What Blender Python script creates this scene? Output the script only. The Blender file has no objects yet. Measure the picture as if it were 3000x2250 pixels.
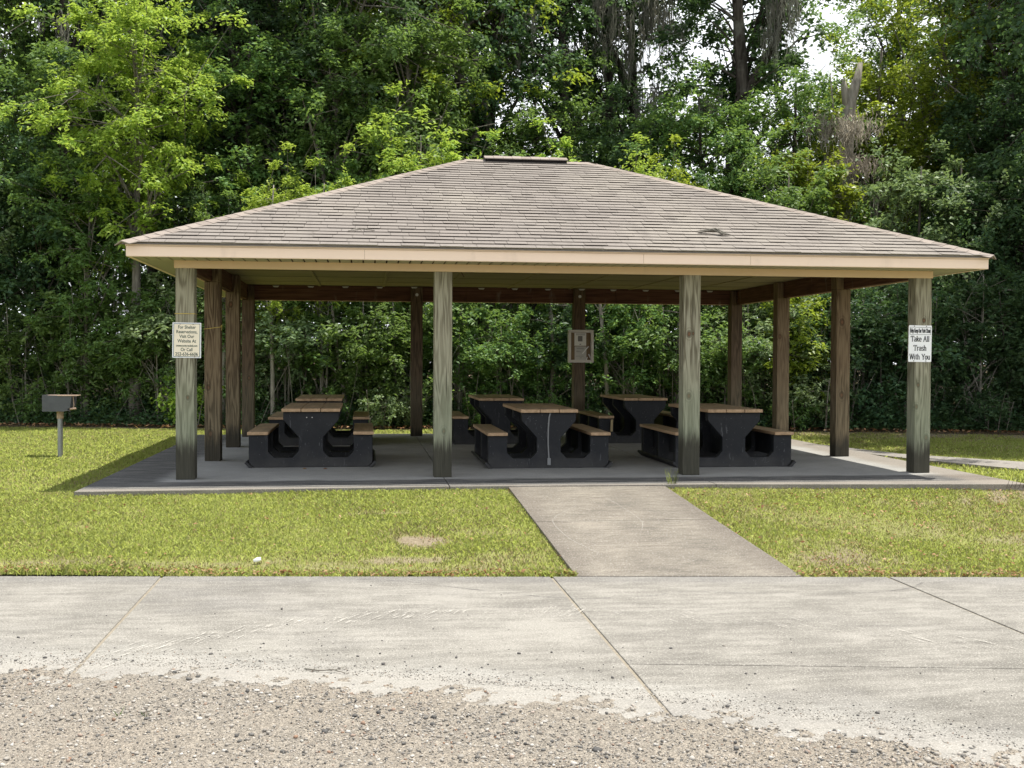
import bpy, math, random
import numpy as np
from mathutils import Vector, Matrix

random.seed(7)
scene = bpy.context.scene
COL = scene.collection

# ------------------------------------------------------------------ helpers
def link(o, parent=None):
    COL.objects.link(o)
    if parent is not None:
        o.parent = parent
    return o

def tag(o, label=None, cat=None, group=None, kind=None):
    if label: o['label'] = label
    if cat: o['category'] = cat
    if group: o['group'] = group
    if kind: o['kind'] = kind
    return o

def empty(name, loc=(0, 0, 0), rz=0.0):
    o = bpy.data.objects.new(name, None)
    o.empty_display_size = 0.2
    o.location = loc
    o.rotation_euler = (0, 0, rz)
    return link(o)

def copy_tree(o, parent=None):
    c = o.copy()
    COL.objects.link(c)
    c.parent = parent
    for ch in [x for x in bpy.data.objects if x.parent == o]:
        copy_tree(ch, c)
    return c

class MB:
    """collects shapes into one mesh"""
    def __init__(s):
        s.v = []; s.f = []
    def add(s, vs, fs):
        b = len(s.v)
        s.v += [tuple(p) for p in vs]
        s.f += [tuple(i + b for i in f) for f in fs]
    def box(s, x0, x1, y0, y1, z0, z1):
        s.add([(x0, y0, z0), (x1, y0, z0), (x1, y1, z0), (x0, y1, z0), (x0, y0, z1), (x1, y0, z1), (x1, y1, z1), (x0, y1, z1)],
              [(0, 3, 2, 1), (4, 5, 6, 7), (0, 1, 5, 4), (1, 2, 6, 5), (2, 3, 7, 6), (3, 0, 4, 7)])
    def obox(s, c, ax, ay, az):
        c, ax, ay, az = map(Vector, (c, ax, ay, az))
        vs = []
        for k in (-1, 1):
            for i, j in ((-1, -1), (1, -1), (1, 1), (-1, 1)):
                vs.append(c + ax * i + ay * j + az * k)
        s.add(vs, [(0, 3, 2, 1), (4, 5, 6, 7), (0, 1, 5, 4), (1, 2, 6, 5), (2, 3, 7, 6), (3, 0, 4, 7)])
    def prism_y(s, poly, y0, y1):
        """poly of (x, z), counter-clockwise seen from -y"""
        n = len(poly)
        vs = [(x, y0, z) for x, z in poly] + [(x, y1, z) for x, z in poly]
        fs = [tuple(range(n)), tuple(range(2 * n - 1, n - 1, -1))]
        fs += [((i + 1) % n, i, i + n, (i + 1) % n + n) for i in range(n)]
        s.add(vs, fs)
    def tube(s, pts, rad, n=6, cap=True):
        pts = [Vector(p) for p in pts]
        rings = []
        prev = None
        for i, p in enumerate(pts):
            d = (pts[min(i + 1, len(pts) - 1)] - pts[max(i - 1, 0)])
            if d.length < 1e-9: d = Vector((0, 0, 1))
            d.normalize()
            ref = prev if prev is not None else (Vector((1, 0, 0)) if abs(d.x) < .9 else Vector((0, 1, 0)))
            a = (ref - d * ref.dot(d)).normalized()
            prev = a
            b = d.cross(a)
            r = rad[i] if hasattr(rad, '__len__') else rad
            rings.append([p + a * (r * math.cos(2 * math.pi * k / n)) + b * (r * math.sin(2 * math.pi * k / n)) for k in range(n)])
        vs = [q for r in rings for q in r]
        fs = []
        for i in range(len(rings) - 1):
            for k in range(n):
                k2 = (k + 1) % n
                fs.append((i * n + k, i * n + k2, (i + 1) * n + k2, (i + 1) * n + k))
        if cap:
            fs.append(tuple(range(n - 1, -1, -1)))
            fs.append(tuple((len(rings) - 1) * n + k for k in range(n)))
        s.add(vs, fs)
    def mesh(s, name, mat=None, smooth=False):
        me = bpy.data.meshes.new(name)
        me.from_pydata(s.v, [], s.f)
        if mat: me.materials.append(mat)
        if smooth: me.polygons.foreach_set('use_smooth', [True] * len(me.polygons))
        me.update()
        return me
    def build(s, name, mat=None, parent=None, bevel=0.0, smooth=False, loc=(0, 0, 0)):
        o = bpy.data.objects.new(name, s.mesh(name, mat, smooth))
        o.location = loc
        if bevel:
            m = o.modifiers.new('bevel', 'BEVEL')
            m.width = bevel; m.segments = 2; m.limit_method = 'ANGLE'; m.angle_limit = math.radians(35)
        return link(o, parent)

def np_mesh(name, V, F, mat=None, smooth=False):
    """V (n,3) and F (m,k) arrays -> mesh"""
    me = bpy.data.meshes.new(name)
    V = np.asarray(V, np.float32); F = np.asarray(F, np.int32)
    m, k = F.shape
    me.vertices.add(len(V)); me.vertices.foreach_set('co', V.ravel())
    me.loops.add(m * k); me.loops.foreach_set('vertex_index', F.ravel())
    me.polygons.add(m)
    me.polygons.foreach_set('loop_start', np.arange(0, m * k, k, dtype=np.int32))
    if smooth: me.polygons.foreach_set('use_smooth', np.ones(m, bool))
    if mat: me.materials.append(mat)
    me.update(calc_edges=True); me.validate()
    return me

def np_obj(name, V, F, mat=None, parent=None, smooth=False):
    return link(bpy.data.objects.new(name, np_mesh(name, V, F, mat, smooth)), parent)

# ------------------------------------------------------------------ material helpers
class NT:
    def __init__(s, name):
        s.m = bpy.data.materials.new(name); s.m.use_nodes = True
        s.t = s.m.node_tree; s.t.nodes.clear()
        s.out = s.t.nodes.new('ShaderNodeOutputMaterial')
        s.pos = None
    def n(s, typ, **kw):
        nd = s.t.nodes.new('ShaderNode' + typ)
        for k, v in kw.items(): setattr(nd, k, v)
        return nd
    def put(s, sock, v):
        if isinstance(v, bpy.types.NodeSocket): s.t.links.new(v, sock)
        elif isinstance(v, (int, float)) and sock.type in ('RGBA',): sock.default_value = (v, v, v, 1)
        elif isinstance(v, (tuple, list)) and sock.type == 'RGBA' and len(v) == 3: sock.default_value = (*v, 1)
        else: sock.default_value = v
    def P(s):
        if s.pos is None: s.pos = s.n('NewGeometry').outputs['Position']
        return s.pos
    def xyz(s, v=None):
        nd = s.n('SeparateXYZ'); s.put(nd.inputs[0], v or s.P()); return nd.outputs
    def mapv(s, scale, v=None):
        nd = s.n('VectorMath', operation='MULTIPLY'); s.put(nd.inputs[0], v or s.P()); nd.inputs[1].default_value = scale; return nd.outputs[0]
    def noise(s, scale, detail=3, rough=.55, v=None, dist=0.0):
        nd = s.n('TexNoise'); s.put(nd.inputs['Vector'], v or s.P())
        nd.inputs['Scale'].default_value = scale; nd.inputs['Detail'].default_value = detail
        nd.inputs['Roughness'].default_value = rough; nd.inputs['Distortion'].default_value = dist
        return nd.outputs[0]
    def vor(s, scale, v=None, feature='F1', out=0):
        nd = s.n('TexVoronoi', feature=feature); s.put(nd.inputs['Vector'], v or s.P()); nd.inputs['Scale'].default_value = scale
        return nd.outputs[out]
    def math(s, op, a, b=0.0, c=0.0, clamp=False):
        nd = s.n('Math', operation=op, use_clamp=clamp)
        for i, x in enumerate((a, b, c)): s.put(nd.inputs[i], x)
        return nd.outputs[0]
    def step(s, x, a, b):
        nd = s.n('MapRange', interpolation_type='SMOOTHSTEP')
        s.put(nd.inputs[0], x); s.put(nd.inputs[1], a); s.put(nd.inputs[2], b); nd.inputs[3].default_value = 0; nd.inputs[4].default_value = 1
        return nd.outputs[0]
    def mix(s, f, a, b, mode='MIX'):
        nd = s.n('Mix', data_type='RGBA', blend_type=mode)
        s.put(nd.inputs[0], f); s.put(nd.inputs[6], a); s.put(nd.inputs[7], b)
        return nd.outputs[2]
    def ramp(s, f, stops):
        nd = s.n('ValToRGB'); cr = nd.color_ramp
        while len(cr.elements) < len(stops): cr.elements.new(.5)
        for e, (p, c) in zip(cr.elements, stops):
            e.position = p; e.color = (*c, 1) if len(c) == 3 else c
        s.put(nd.inputs[0], f); return nd.outputs[0]
    def bump(s, h, strength=.5, dist=.01):
        nd = s.n('Bump'); nd.inputs['Strength'].default_value = strength; nd.inputs['Distance'].default_value = dist
        s.put(nd.inputs['Height'], h); return nd.outputs[0]
    def pbr(s, color, rough=.8, spec=.3, metal=0.0, normal=None):
        b = s.n('BsdfPrincipled')
        s.put(b.inputs['Base Color'], color); s.put(b.inputs['Roughness'], rough)
        b.inputs['Specular IOR Level'].default_value = spec; b.inputs['Metallic'].default_value = metal
        if normal is not None: s.put(b.inputs['Normal'], normal)
        s.t.links.new(b.outputs[0], s.out.inputs[0]); return s.m

def plain(name, c, rough=.7, spec=.3, metal=0, var=.12, sc=9.0):
    t = NT(name)
    f = t.noise(sc, 4)
    col = t.mix(f, tuple(x * (1 - var) for x in c), tuple(min(1, x * (1 + var)) for x in c))
    return t.pbr(col, rough, spec, metal, t.bump(t.noise(sc * 8, 3), .15, .004))

KN = [(5.98, 0, 1.724, .030), (6.03, 0, 1.73, .016), (5.981, 0, .968, .030), (9.005, 0, 1.913, .024), (8.938, 0, 1.105, .022), (8.919, 0, .831, .024), (9.051, 0, .445, .032), (8.977, 2.42, 1.967, .036), (8.983, 2.42, .901, .036), (8.939, 4.84, 1.802, .03), (-.056, 2.42, 1.004, .03), (-.025, 2.42, .373, .04), (-.026, 4.84, 2.247, .034), (2.99, 0, .55, .026), (.03, 0, .95, .022), (.02, 7.26, 1.05, .03)]
def wood_post(name, stops, algae=0.0, base_z=.30):
    t = NT(name)
    v = t.mapv((7, 7, .55))
    n1 = t.noise(1.0, 3, .5, v)
    rings = t.math('SINE', t.math('MULTIPLY', n1, 70.0))
    fine = t.noise(1.0, 4, .6, t.mapv((70, 70, 2.2)))
    f = t.math('ADD', t.math('MULTIPLY', rings, .22), t.math('ADD', t.math('MULTIPLY', fine, .55), .22))
    col = t.ramp(f, stops)
    tint = t.noise(1.1, 3)
    col = t.mix(t.step(tint, .3, .7), col, t.mix(.6, col, tuple(x * 1.35 for x in stops[1][1])))
    x, y, z = t.xyz()
    wob = t.math('MULTIPLY', t.math('SUBTRACT', t.noise(30, 2), .5), .014)
    dmin = None
    for kx, ky, kz, kr in KN:
        dx_ = t.math('DIVIDE', t.math('ADD', t.math('SUBTRACT', x, kx), wob), kr); dz_ = t.math('DIVIDE', t.math('SUBTRACT', z, kz), kr * 1.45)
        d_ = t.math('SQRT', t.math('ADD', t.math('MULTIPLY', dx_, dx_), t.math('MULTIPLY', dz_, dz_)))
        d_ = t.math('ADD', d_, t.math('MULTIPLY', t.step(t.math('ABSOLUTE', t.math('SUBTRACT', y, ky)), .04, .12), 9.0))
        dmin = d_ if dmin is None else t.math('MINIMUM', dmin, d_)
    ring = t.math('SINE', t.math('MULTIPLY', dmin, 8.0))
    col = t.mix(t.math('MULTIPLY', t.step(dmin, 2.3, 1.0), t.math('MULTIPLY', t.step(ring, -.2, .9), .55)), col, tuple(c * .6 for c in stops[0][1]))
    col = t.mix(t.math('MULTIPLY', t.step(dmin, .95, .6), .9), col, t.mix(t.step(dmin, .75, .3), (.045, .024, .014), (.16, .085, .048)))
    if algae:
        g = t.math('MULTIPLY', t.step(t.math('ADD', z, t.math('MULTIPLY', t.noise(2.5, 3), .9)), 2.1, .9), algae)
        col = t.mix(g, col, t.mix(fine, (.13, .165, .105), (.30, .355, .25)))
    drip = t.math('ADD', t.noise(1.0, 4, .6, t.mapv((28, 28, 2.5))), t.math('MULTIPLY', t.math('SUBTRACT', t.n('ObjectInfo').outputs['Random'], .5), .35))
    st = t.step(t.math('ADD', z, t.math('MULTIPLY', drip, -.48)), base_z - .14, base_z - .40)
    col = t.mix(t.math('MULTIPLY', st, .93), col, t.mix(fine, (.016, .016, .012), (.075, .068, .052)))
    hair = t.noise(1.0, 2, .5, t.mapv((120, 120, 1.2)))
    col = t.mix(t.step(hair, .36, .30), col, tuple(c * .3 for c in stops[0][1]))
    return t.pbr(col, .85, .2, 0, t.bump(f, .5, .006))

def concrete(name, a, b, c, extra=None, streak=(1.2, 5, 1), rough=.9):
    t = NT(name)
    n1 = t.noise(1.3, 4, .6); n2 = t.noise(1.0, 5, .65, t.mapv((streak[0] * 4, streak[1] * 4, 4)))
    n3 = t.noise(55, 4, .7)
    f = t.math('ADD', t.math('MULTIPLY', n1, .45), t.math('ADD', t.math('MULTIPLY', n2, .4), t.math('MULTIPLY', n3, .22)))
    col = t.ramp(f, [(.42, a), (.53, b), (.63, c)])
    if extra: col = extra(t, col)
    sp = t.vor(160.0)
    col = t.mix(t.math('MULTIPLY', t.step(sp, .22, .08), .35), col, (.12, .11, .10))
    sp2 = t.noise(110, 2, .5)
    col = t.mix(t.math('MULTIPLY', t.step(sp2, .56, .70), .6), col, (.50, .475, .43))
    col = t.mix(t.math('MULTIPLY', t.step(sp2, .44, .32), .5), col, (.10, .095, .085))
    return t.pbr(col, rough, .25, 0, t.bump(t.noise(90, 4, .7), .35, .004))

# ------------------------------------------------------------------ materials
M = {}
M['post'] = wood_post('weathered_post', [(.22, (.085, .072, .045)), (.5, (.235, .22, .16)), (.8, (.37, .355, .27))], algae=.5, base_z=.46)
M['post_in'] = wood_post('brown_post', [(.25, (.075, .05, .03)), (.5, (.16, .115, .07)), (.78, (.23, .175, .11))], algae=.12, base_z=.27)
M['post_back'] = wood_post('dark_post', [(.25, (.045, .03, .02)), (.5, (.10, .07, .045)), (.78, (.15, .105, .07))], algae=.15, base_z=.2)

t = NT('red_brown_beam')
gr = t.noise(1.0, 4, .6, t.mapv((2, 2, 34)))
big = t.noise(2.2, 3)
bc = t.ramp(gr, [(.3, (.055, .026, .018)), (.55, (.115, .055, .037)), (.75, (.17, .088, .06))])
sm = t.math('MULTIPLY', t.step(t.noise(1.0, 4, .6, t.mapv((5, 5, 1.6))), .60, .72), .5)
bc = t.mix(sm, bc, (.26, .22, .19))
M['beam'] = t.pbr(bc, .85, .2, 0, t.bump(gr, .3, .003))

t = NT('olive_ceiling')
gr = t.noise(1.0, 4, .6, t.mapv((1.6, 26, 4)))
bc = t.ramp(gr, [(.3, (.20, .162, .085)), (.55, (.35, .287, .16)), (.8, (.46, .385, .235))])
bc = t.mix(t.step(t.noise(.9, 3), .45, .7), bc, (.29, .25, .13))
M['ceiling'] = t.pbr(bc, .85, .2)

def painted(name, c):
    t = NT(name)
    f = t.noise(1.0, 4, .6, t.mapv((.7, 2, 9)))
    col = t.mix(f, tuple(x * .92 for x in c), tuple(min(1, x * 1.07) for x in c))
    dirt = t.math('MULTIPLY', t.step(t.noise(1.0, 5, .65, t.mapv((3, 3, .8))), .55, .8), .25)
    col = t.mix(dirt, col, (.32, .26, .19))
    return t.pbr(col, .55, .4, 0, t.bump(t.noise(3, 2), .1, .003))
M['fascia'] = painted('fascia_paint', (.86, .68, .53))
M['wrap'] = painted('beam_wrap_paint', (.74, .54, .33))
M['soffit'] = painted('soffit_vinyl', (.40, .36, .25))
M['dark'] = plain('dark_gap', (.012, .011, .01), .9)

t = NT('asphalt_shingle')
isl = t.n('NewGeometry').outputs['Random Per Island']
gn = t.noise(190, 3, .7)
sc = t.ramp(isl, [(0, (.198, .177, .157)), (.35, (.222, .199, .178)), (.7, (.208, .187, .167)), (1, (.236, .213, .19))])
sc = t.mix(t.step(t.noise(.55, 4), .35, .7), sc, (.262, .238, .205))
sc = t.mix(t.math('MULTIPLY', t.step(t.noise(1.0, 4, .6, t.mapv((5, .8, .8))), .50, .75), .5), sc, (.155, .14, .125))
sc = t.mix(.8, sc, t.ramp(gn, [(.3, (.30, .30, .30)), (.7, (.72, .72, .72))]), 'OVERLAY')
M['shingle'] = t.pbr(sc, .95, .15, 0, t.bump(gn, .5, .003))
t = NT('cap_shingle')
isl = t.n('NewGeometry').outputs['Random Per Island']
sc = t.ramp(isl, [(0, (.235, .20, .172)), (.5, (.27, .232, .20)), (1, (.30, .258, .222))])
sc = t.mix(.7, sc, t.ramp(t.noise(190, 3, .7), [(.3, (.32, .32, .32)), (.7, (.7, .7, .7))]), 'OVERLAY')
M['cap'] = t.pbr(sc, .95, .15)

def slab_extra(t, col):
    x, y, z = t.xyz()
    w = t.math('MULTIPLY', t.math('SUBTRACT', t.noise(1.6, 4), .5), .35)
    st = t.noise(1.0, 5, .65, t.mapv((1.6, 14, 1)))
    fr = t.step(t.math('ADD', y, w), -.12, -.30)
    lf = t.step(t.math('ADD', x, w), -.12, -.40)
    mk = t.math('MAXIMUM', fr, lf)
    mold = t.mix(t.step(st, .42, .68), (.035, .036, .037), (.17, .162, .15))
    col = t.mix(t.math('MULTIPLY', mk, .92), col, mold)
    rt = t.step(t.math('ADD', x, w), 8.9, 9.25)
    col = t.mix(t.math('MULTIPLY', rt, .7), col, t.mix(st, (.12, .10, .08), (.26, .22, .175)))
    lip = t.step(y, -.82, -.95)
    return t.mix(t.math('MULTIPLY', lip, .6), col, (.28, .25, .21))
M['slab'] = concrete('slab_concrete', (.25, .247, .235), (.30, .297, .28), (.35, .343, .322), slab_extra)

def walk_extra(t, col):
    x, y, z = t.xyz()
    e = t.math('ABSOLUTE', t.math('SUBTRACT', x, 4.57))
    w = t.math('MULTIPLY', t.math('SUBTRACT', t.noise(2.2, 4), .5), .5)
    mk = t.step(t.math('ADD', e, w), .55, .9)
    col = t.mix(t.math('MULTIPLY', mk, .65), col, (.115, .098, .08))
    st = t.noise(1.0, 6, .7, t.mapv((3, 15, 2)))
    return t.mix(t.math('MULTIPLY', t.step(st, .48, .68), .6), col, (.115, .098, .082))
M['walk'] = concrete('walkway_concrete', (.112, .101, .083), (.174, .156, .127), (.235, .211, .172), walk_extra)

def side_extra(t, col):
    x, y, z = t.xyz()
    yg = t.math('SUBTRACT', t.math('SUBTRACT', t.math('MULTIPLY', t.math('MULTIPLY', x, x), -.06), t.math('MULTIPLY', x, .1)), 7.03)
    d = t.math('SUBTRACT', y, yg)
    w = t.math('MULTIPLY', t.math('SUBTRACT', t.noise(1.5, 5, .65), .5), 1.1)
    fine = t.noise(1.0, 6, .75, t.mapv((6, 22, 4)))
    mk = t.step(t.math('ADD', d, w), .75, .12)
    mk = t.math('MULTIPLY', mk, t.step(fine, .30, .55))
    col = t.mix(t.math('MULTIPLY', mk, .8), col, (.345, .335, .305))
    sand = t.step(t.math('ADD', d, t.math('MULTIPLY', w, .35)), .40, .12)
    col = t.mix(t.math('MULTIPLY', sand, t.math('MULTIPLY', t.step(fine, .3, .65), .5)), col, (.27, .245, .21))
    # worn grey patches and the dark rim along the lawn
    gp = t.step(t.noise(.8, 4, .6), .52, .68)
    col = t.mix(t.math('MULTIPLY', gp, .4), col, (.18, .172, .16))
    rim = t.step(t.math('ADD', y, t.math('MULTIPLY', x, .113)), -4.62, -4.30)
    return t.mix(t.math('MULTIPLY', rim, .45), col, (.16, .155, .148))
M['side'] = concrete('sidewalk_concrete', (.138, .130, .113), (.205, .194, .169), (.28, .266, .234), side_extra, streak=(.7, 3.2, 1))
M['path'] = concrete('path_concrete', (.17, .155, .14), (.225, .208, .185), (.28, .26, .23))
M['joint'] = plain('joint_filler', (.26, .23, .18), .95, .1, var=.5, sc=30)

t = NT('sandy_gravel')
n = t.noise(38, 6, .85); n2 = t.noise(.9, 4)
gc = t.ramp(n, [(.30, (.13, .118, .102)), (.44, (.205, .185, .157)), (.56, (.25, .226, .192)), (.75, (.34, .315, .28))])
gc = t.mix(t.math('MULTIPLY', t.step(n2, .4, .65), .3), gc, (.25, .212, .168))
v1 = t.vor(120.0, out='Color'); v2 = t.vor(260.0, out='Color')
bw1 = t.n('RGBToBW'); t.put(bw1.inputs[0], v1); bw2 = t.n('RGBToBW'); t.put(bw2.inputs[0], v2)
gc = t.mix(.5, gc, t.ramp(bw1.outputs[0], [(.2, (.22, .22, .22)), (.5, (.5, .5, .5)), (.8, (.74, .73, .71))]), 'OVERLAY')
gc = t.mix(.8, gc, t.ramp(bw2.outputs[0], [(.2, (.25, .25, .25)), (.5, (.5, .5, .5)), (.8, (.72, .72, .70))]), 'OVERLAY')
gc = t.mix(t.math('MULTIPLY', t.step(t.vor(95.0), .20, .06), .5), gc, (.07, .062, .055))
M['gravel'] = t.pbr(gc, .95, .1, 0, t.bump(t.math('ADD', n, t.noise(160, 3, .7)), .45, .006))

t = NT('gravel_stone')
isl = t.n('NewGeometry').outputs['Random Per Island']
gc = t.ramp(isl, [(0, (.08, .078, .075)), (.15, (.14, .135, .125)), (.38, (.25, .23, .20)), (.7, (.34, .315, .275)), (.9, (.47, .45, .41)), (.995, (.24, .15, .10)), (1, (.22, .11, .06))])
gc = t.mix(.5, gc, t.ramp(t.noise(120, 3), [(.3, (.3, .3, .3)), (.7, (.7, .7, .7))]), 'OVERLAY')
M['stone'] = t.pbr(gc, .9, .2)
M['pebble'] = plain('dark_pebble', (.11, .105, .10), .85, .2, var=.5, sc=60)

t = NT('turf')
n = t.noise(60, 4, .7); n2 = t.noise(.9, 4)
gc = t.ramp(n, [(.3, (.12, .14, .03)), (.5, (.20, .23, .055)), (.7, (.30, .29, .10))])
gc = t.mix(t.step(n2, .5, .72), gc, (.20, .165, .095))
ba_ = t.n('Attribute', attribute_name='bare').outputs['Fac']
dc = t.ramp(t.noise(22, 5, .75), [(.3, (.125, .095, .07)), (.5, (.215, .17, .125)), (.7, (.32, .265, .205))])
gc = t.mix(t.math('MULTIPLY', t.step(t.math('ADD', ba_, t.math('MULTIPLY', t.math('SUBTRACT', n, .5), .6)), .2, .9), .9), gc, dc)
M['turf'] = t.pbr(gc, .95, .1, 0, t.bump(n, .4, .01))
M['dirt'] = plain('bare_dirt', (.30, .235, .17), .95, .1, var=.35, sc=14)

t = NT('forest_floor_litter')
n = t.noise(24, 5, .75)
gc = t.ramp(n, [(.3, (.035, .026, .016)), (.5, (.10, .073, .045)), (.7, (.19, .145, .095))])
M['floor'] = t.pbr(gc, .95, .1, 0, t.bump(n, .8, .03))

def leafy(name, a, b, c, trans=(.30, .45, .06), tf=.38, gloss=.35, rough=.42, up=0.0):
    t = NT(name)
    g = t.n('NewGeometry'); isl = g.outputs['Random Per Island']
    oi = t.n('ObjectInfo').outputs['Random']
    col = t.ramp(isl, [(0, a), (.5, b), (1, c)])
    hs = t.n('HueSaturation')
    t.put(hs.inputs['Hue'], t.math('ADD', t.math('MULTIPLY', oi, .035), .482)); hs.inputs['Saturation'].default_value = 1.0
    t.put(hs.inputs['Value'], t.math('ADD', t.math('MULTIPLY', oi, .35), .83)); t.put(hs.inputs['Color'], col)
    p = t.n('BsdfPrincipled'); t.put(p.inputs['Base Color'], hs.outputs[0]); p.inputs['Roughness'].default_value = rough
    p.inputs['Specular IOR Level'].default_value = gloss
    if up:
        mv = t.n('Mix', data_type='VECTOR'); mv.inputs[0].default_value = up
        t.put(mv.inputs[4], g.outputs['Normal']); mv.inputs[5].default_value = (0, 0, 1)
        nv = t.n('VectorMath', operation='NORMALIZE'); t.put(nv.inputs[0], mv.outputs[1]); t.put(p.inputs['Normal'], nv.outputs[0])
    tr = t.n('BsdfTranslucent'); t.put(tr.inputs['Color'], t.mix(isl, tuple(x * .75 for x in trans), trans))
    mx = t.n('MixShader'); mx.inputs[0].default_value = tf
    t.t.links.new(p.outputs[0], mx.inputs[1]); t.t.links.new(tr.outputs[0], mx.inputs[2]); t.t.links.new(mx.outputs[0], t.out.inputs[0])
    return t.m
M['leaf_bright'] = leafy('bright_leaf', (.15, .26, .035), (.25, .38, .055), (.37, .49, .10), (.52, .68, .10), .42, .25, .5)
M['leaf_mid'] = leafy('mid_leaf', (.072, .135, .042), (.11, .19, .056), (.175, .27, .08), (.30, .46, .09), .36, .25, .5)
M['leaf_dark'] = leafy('dark_leaf', (.036, .078, .038), (.060, .115, .052), (.10, .165, .068), (.18, .31, .085), .30, .22, .5)
M['leaf_grey'] = leafy('grey_leaf', (.12, .19, .085), (.18, .26, .12), (.26, .35, .17), (.36, .50, .16), .30, .22, .5)
M['leaf_olive'] = leafy('olive_leaf', (.11, .17, .022), (.18, .25, .03), (.29, .34, .05), (.48, .60, .06), .42)
M['grass'] = leafy('grass_blade', (.27, .33, .055), (.335, .385, .075), (.43, .46, .115), (.54, .60, .11), .30, .2, .6, .82)
M['grass_dry'] = leafy('dry_grass_blade', (.22, .19, .065), (.33, .28, .115), (.46, .39, .19), (.45, .40, .15), .3, .2, .6, .7)
M['litter'] = leafy('fallen_leaf', (.16, .075, .03), (.30, .17, .08), (.45, .31, .18), (.4, .22, .08), .15, .2, .7)
M['moss'] = leafy('hanging_moss', (.17, .17, .135), (.25, .25, .20), (.35, .34, .27), (.36, .36, .27), .4, .1, .9, .5)
M['moss_brown'] = leafy('brown_moss', (.32, .28, .22), (.45, .40, .32), (.56, .51, .42), (.42, .36, .28), .35, .1, .9, .6)

def bark(name, a, b):
    t = NT(name)
    n = t.noise(1.0, 5, .65, t.mapv((14, 14, 2.2)))
    col = t.ramp(n, [(.35, a), (.65, b)])
    col = t.mix(t.math('MULTIPLY', t.step(t.noise(2.5, 3), .5, .7), .4), col, (.22, .23, .19))
    return t.pbr(col, .95, .1, 0, t.bump(n, .8, .02))
M['bark_dark'] = bark('dark_bark', (.025, .021, .017), (.085, .075, .062))
M['bark_grey'] = bark('grey_bark', (.10, .09, .072), (.24, .22, .185))
M['bark_pale'] = bark('pale_bark', (.16, .145, .12), (.33, .305, .26))

t = NT('black_recycled_plastic')
n = t.noise(26, 4)
bc = t.mix(n, (.006, .007, .009), (.014, .016, .020))
sp = t.vor(34.0); sv = t.noise(6, 2)
bc = t.mix(t.math('MULTIPLY', t.step(sp, .10, .05), t.step(sv, .46, .56)), bc, (.42, .42, .42))
scr = t.noise(1.0, 3, .6, t.mapv((30, 30, 6)))
bc = t.mix(t.math('MULTIPLY', t.step(scr, .64, .71), .35), bc, (.16, .16, .17))
dust = t.math('MULTIPLY', t.step(t.math('ADD', t.xyz()[2], t.math('MULTIPLY', t.noise(5, 4), .5)), .55, .15), .22)
bc = t.mix(dust, bc, (.15, .14, .125))
bc = t.mix(t.math('MULTIPLY', t.step(t.noise(2.6, 5, .7), .5, .75), .25), bc, (.035, .037, .041))
M['black'] = t.pbr(bc, .6, .35, 0, t.bump(n, .2, .003))
t = NT('tan_plastic_plank')
n = t.noise(1.0, 4, .6, t.mapv((22, 1.3, 22)))
bc = t.ramp(n, [(.3, (.33, .22, .13)), (.55, (.47, .32, .19)), (.8, (.55, .40, .26))])
gnz = t.xyz(t.n('NewGeometry').outputs['Normal'])[2]
bc = t.mix(t.math('MULTIPLY', t.math('MULTIPLY', t.step(t.noise(3.0, 4), .25, .6), t.step(gnz, .5, .9)), .55), bc, (.25, .21, .15))  # greyer tops; light on the front faces is put into the colour
M['plank'] = t.pbr(bc, .65, .3)
M['conduit'] = plain('grey_conduit', (.21, .215, .215), .5, .4)
M['steel'] = plain('grill_steel', (.085, .09, .10), .5, .5, .3, var=.3, sc=14)
M['pole'] = plain('galvanised_pole', (.26, .27, .28), .42, .5, .7, var=.2)
M['rust'] = plain('rusty_grate', (.38, .28, .21), .8, .3, .2, var=.35, sc=20)
M['cream'] = plain('cream_sign_face', (.88, .79, .63), .45, .4, var=.10, sc=7)
M['white'] = plain('white_sign_face', (.87, .88, .90), .4, .4, var=.04, sc=4)
M['ink_green'] = plain('dark_green_ink', (.035, .075, .065), .5)
M['ink_blue'] = plain('blue_grey_ink', (.10, .16, .20), .5)
M['ink_black'] = plain('black_ink', (.03, .032, .038), .5)
M['screw'] = plain('screw_head', (.20, .19, .18), .4, .5, .8)
M['bolt'] = plain('zinc_bolt', (.55, .55, .52), .4, .5, .6)
M['clip'] = plain('galvanised_clip', (.55, .53, .49), .5, .4, .2)
M['twine'] = plain('yellow_twine', (.55, .42, .12), .9)
M['case'] = plain('case_frame', (.58, .54, .46), .5, .4, .2, var=.1)
M['cork'] = plain('brown_case_back', (.22, .155, .09), .9, .1, var=.25)
M['paper'] = plain('paper_sheet', (.74, .72, .65), .9, .1, var=.06)
M['paper_dim'] = plain('old_paper_sheet', (.52, .50, .45), .9, .1, var=.08)
M['scrap'] = plain('white_paper_scrap', (.80, .79, .76), .8, .1, var=.03)
M['print'] = plain('faded_print', (.20, .19, .17), .9, .1)
M['plastic'] = plain('white_plastic', (.85, .86, .86), .4, .4, var=.03)
M['strap'] = plain('brown_strap', (.10, .065, .035), .8)
M['wood_bit'] = plain('tan_wood_bit', (.42, .33, .19), .8)
M['scuff'] = None
t = NT('chalky_scuff')
a = t.noise(1.0, 5, .75, t.mapv((60, 60, 10)))
tb = t.n('BsdfTransparent'); d = t.n('BsdfDiffuse'); d.inputs[0].default_value = (.56, .535, .48, 1)
mx = t.n('MixShader'); t.put(mx.inputs[0], t.math('MULTIPLY', t.step(a, .34, .60), .8))
t.t.links.new(tb.outputs[0], mx.inputs[1]); t.t.links.new(d.outputs[0], mx.inputs[2]); t.t.links.new(mx.outputs[0], t.out.inputs[0])
M['scuff'] = t.m
t = NT('tyre_mark')
a = t.noise(1.0, 4, .7, t.mapv((7, 7, 3)))
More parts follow.
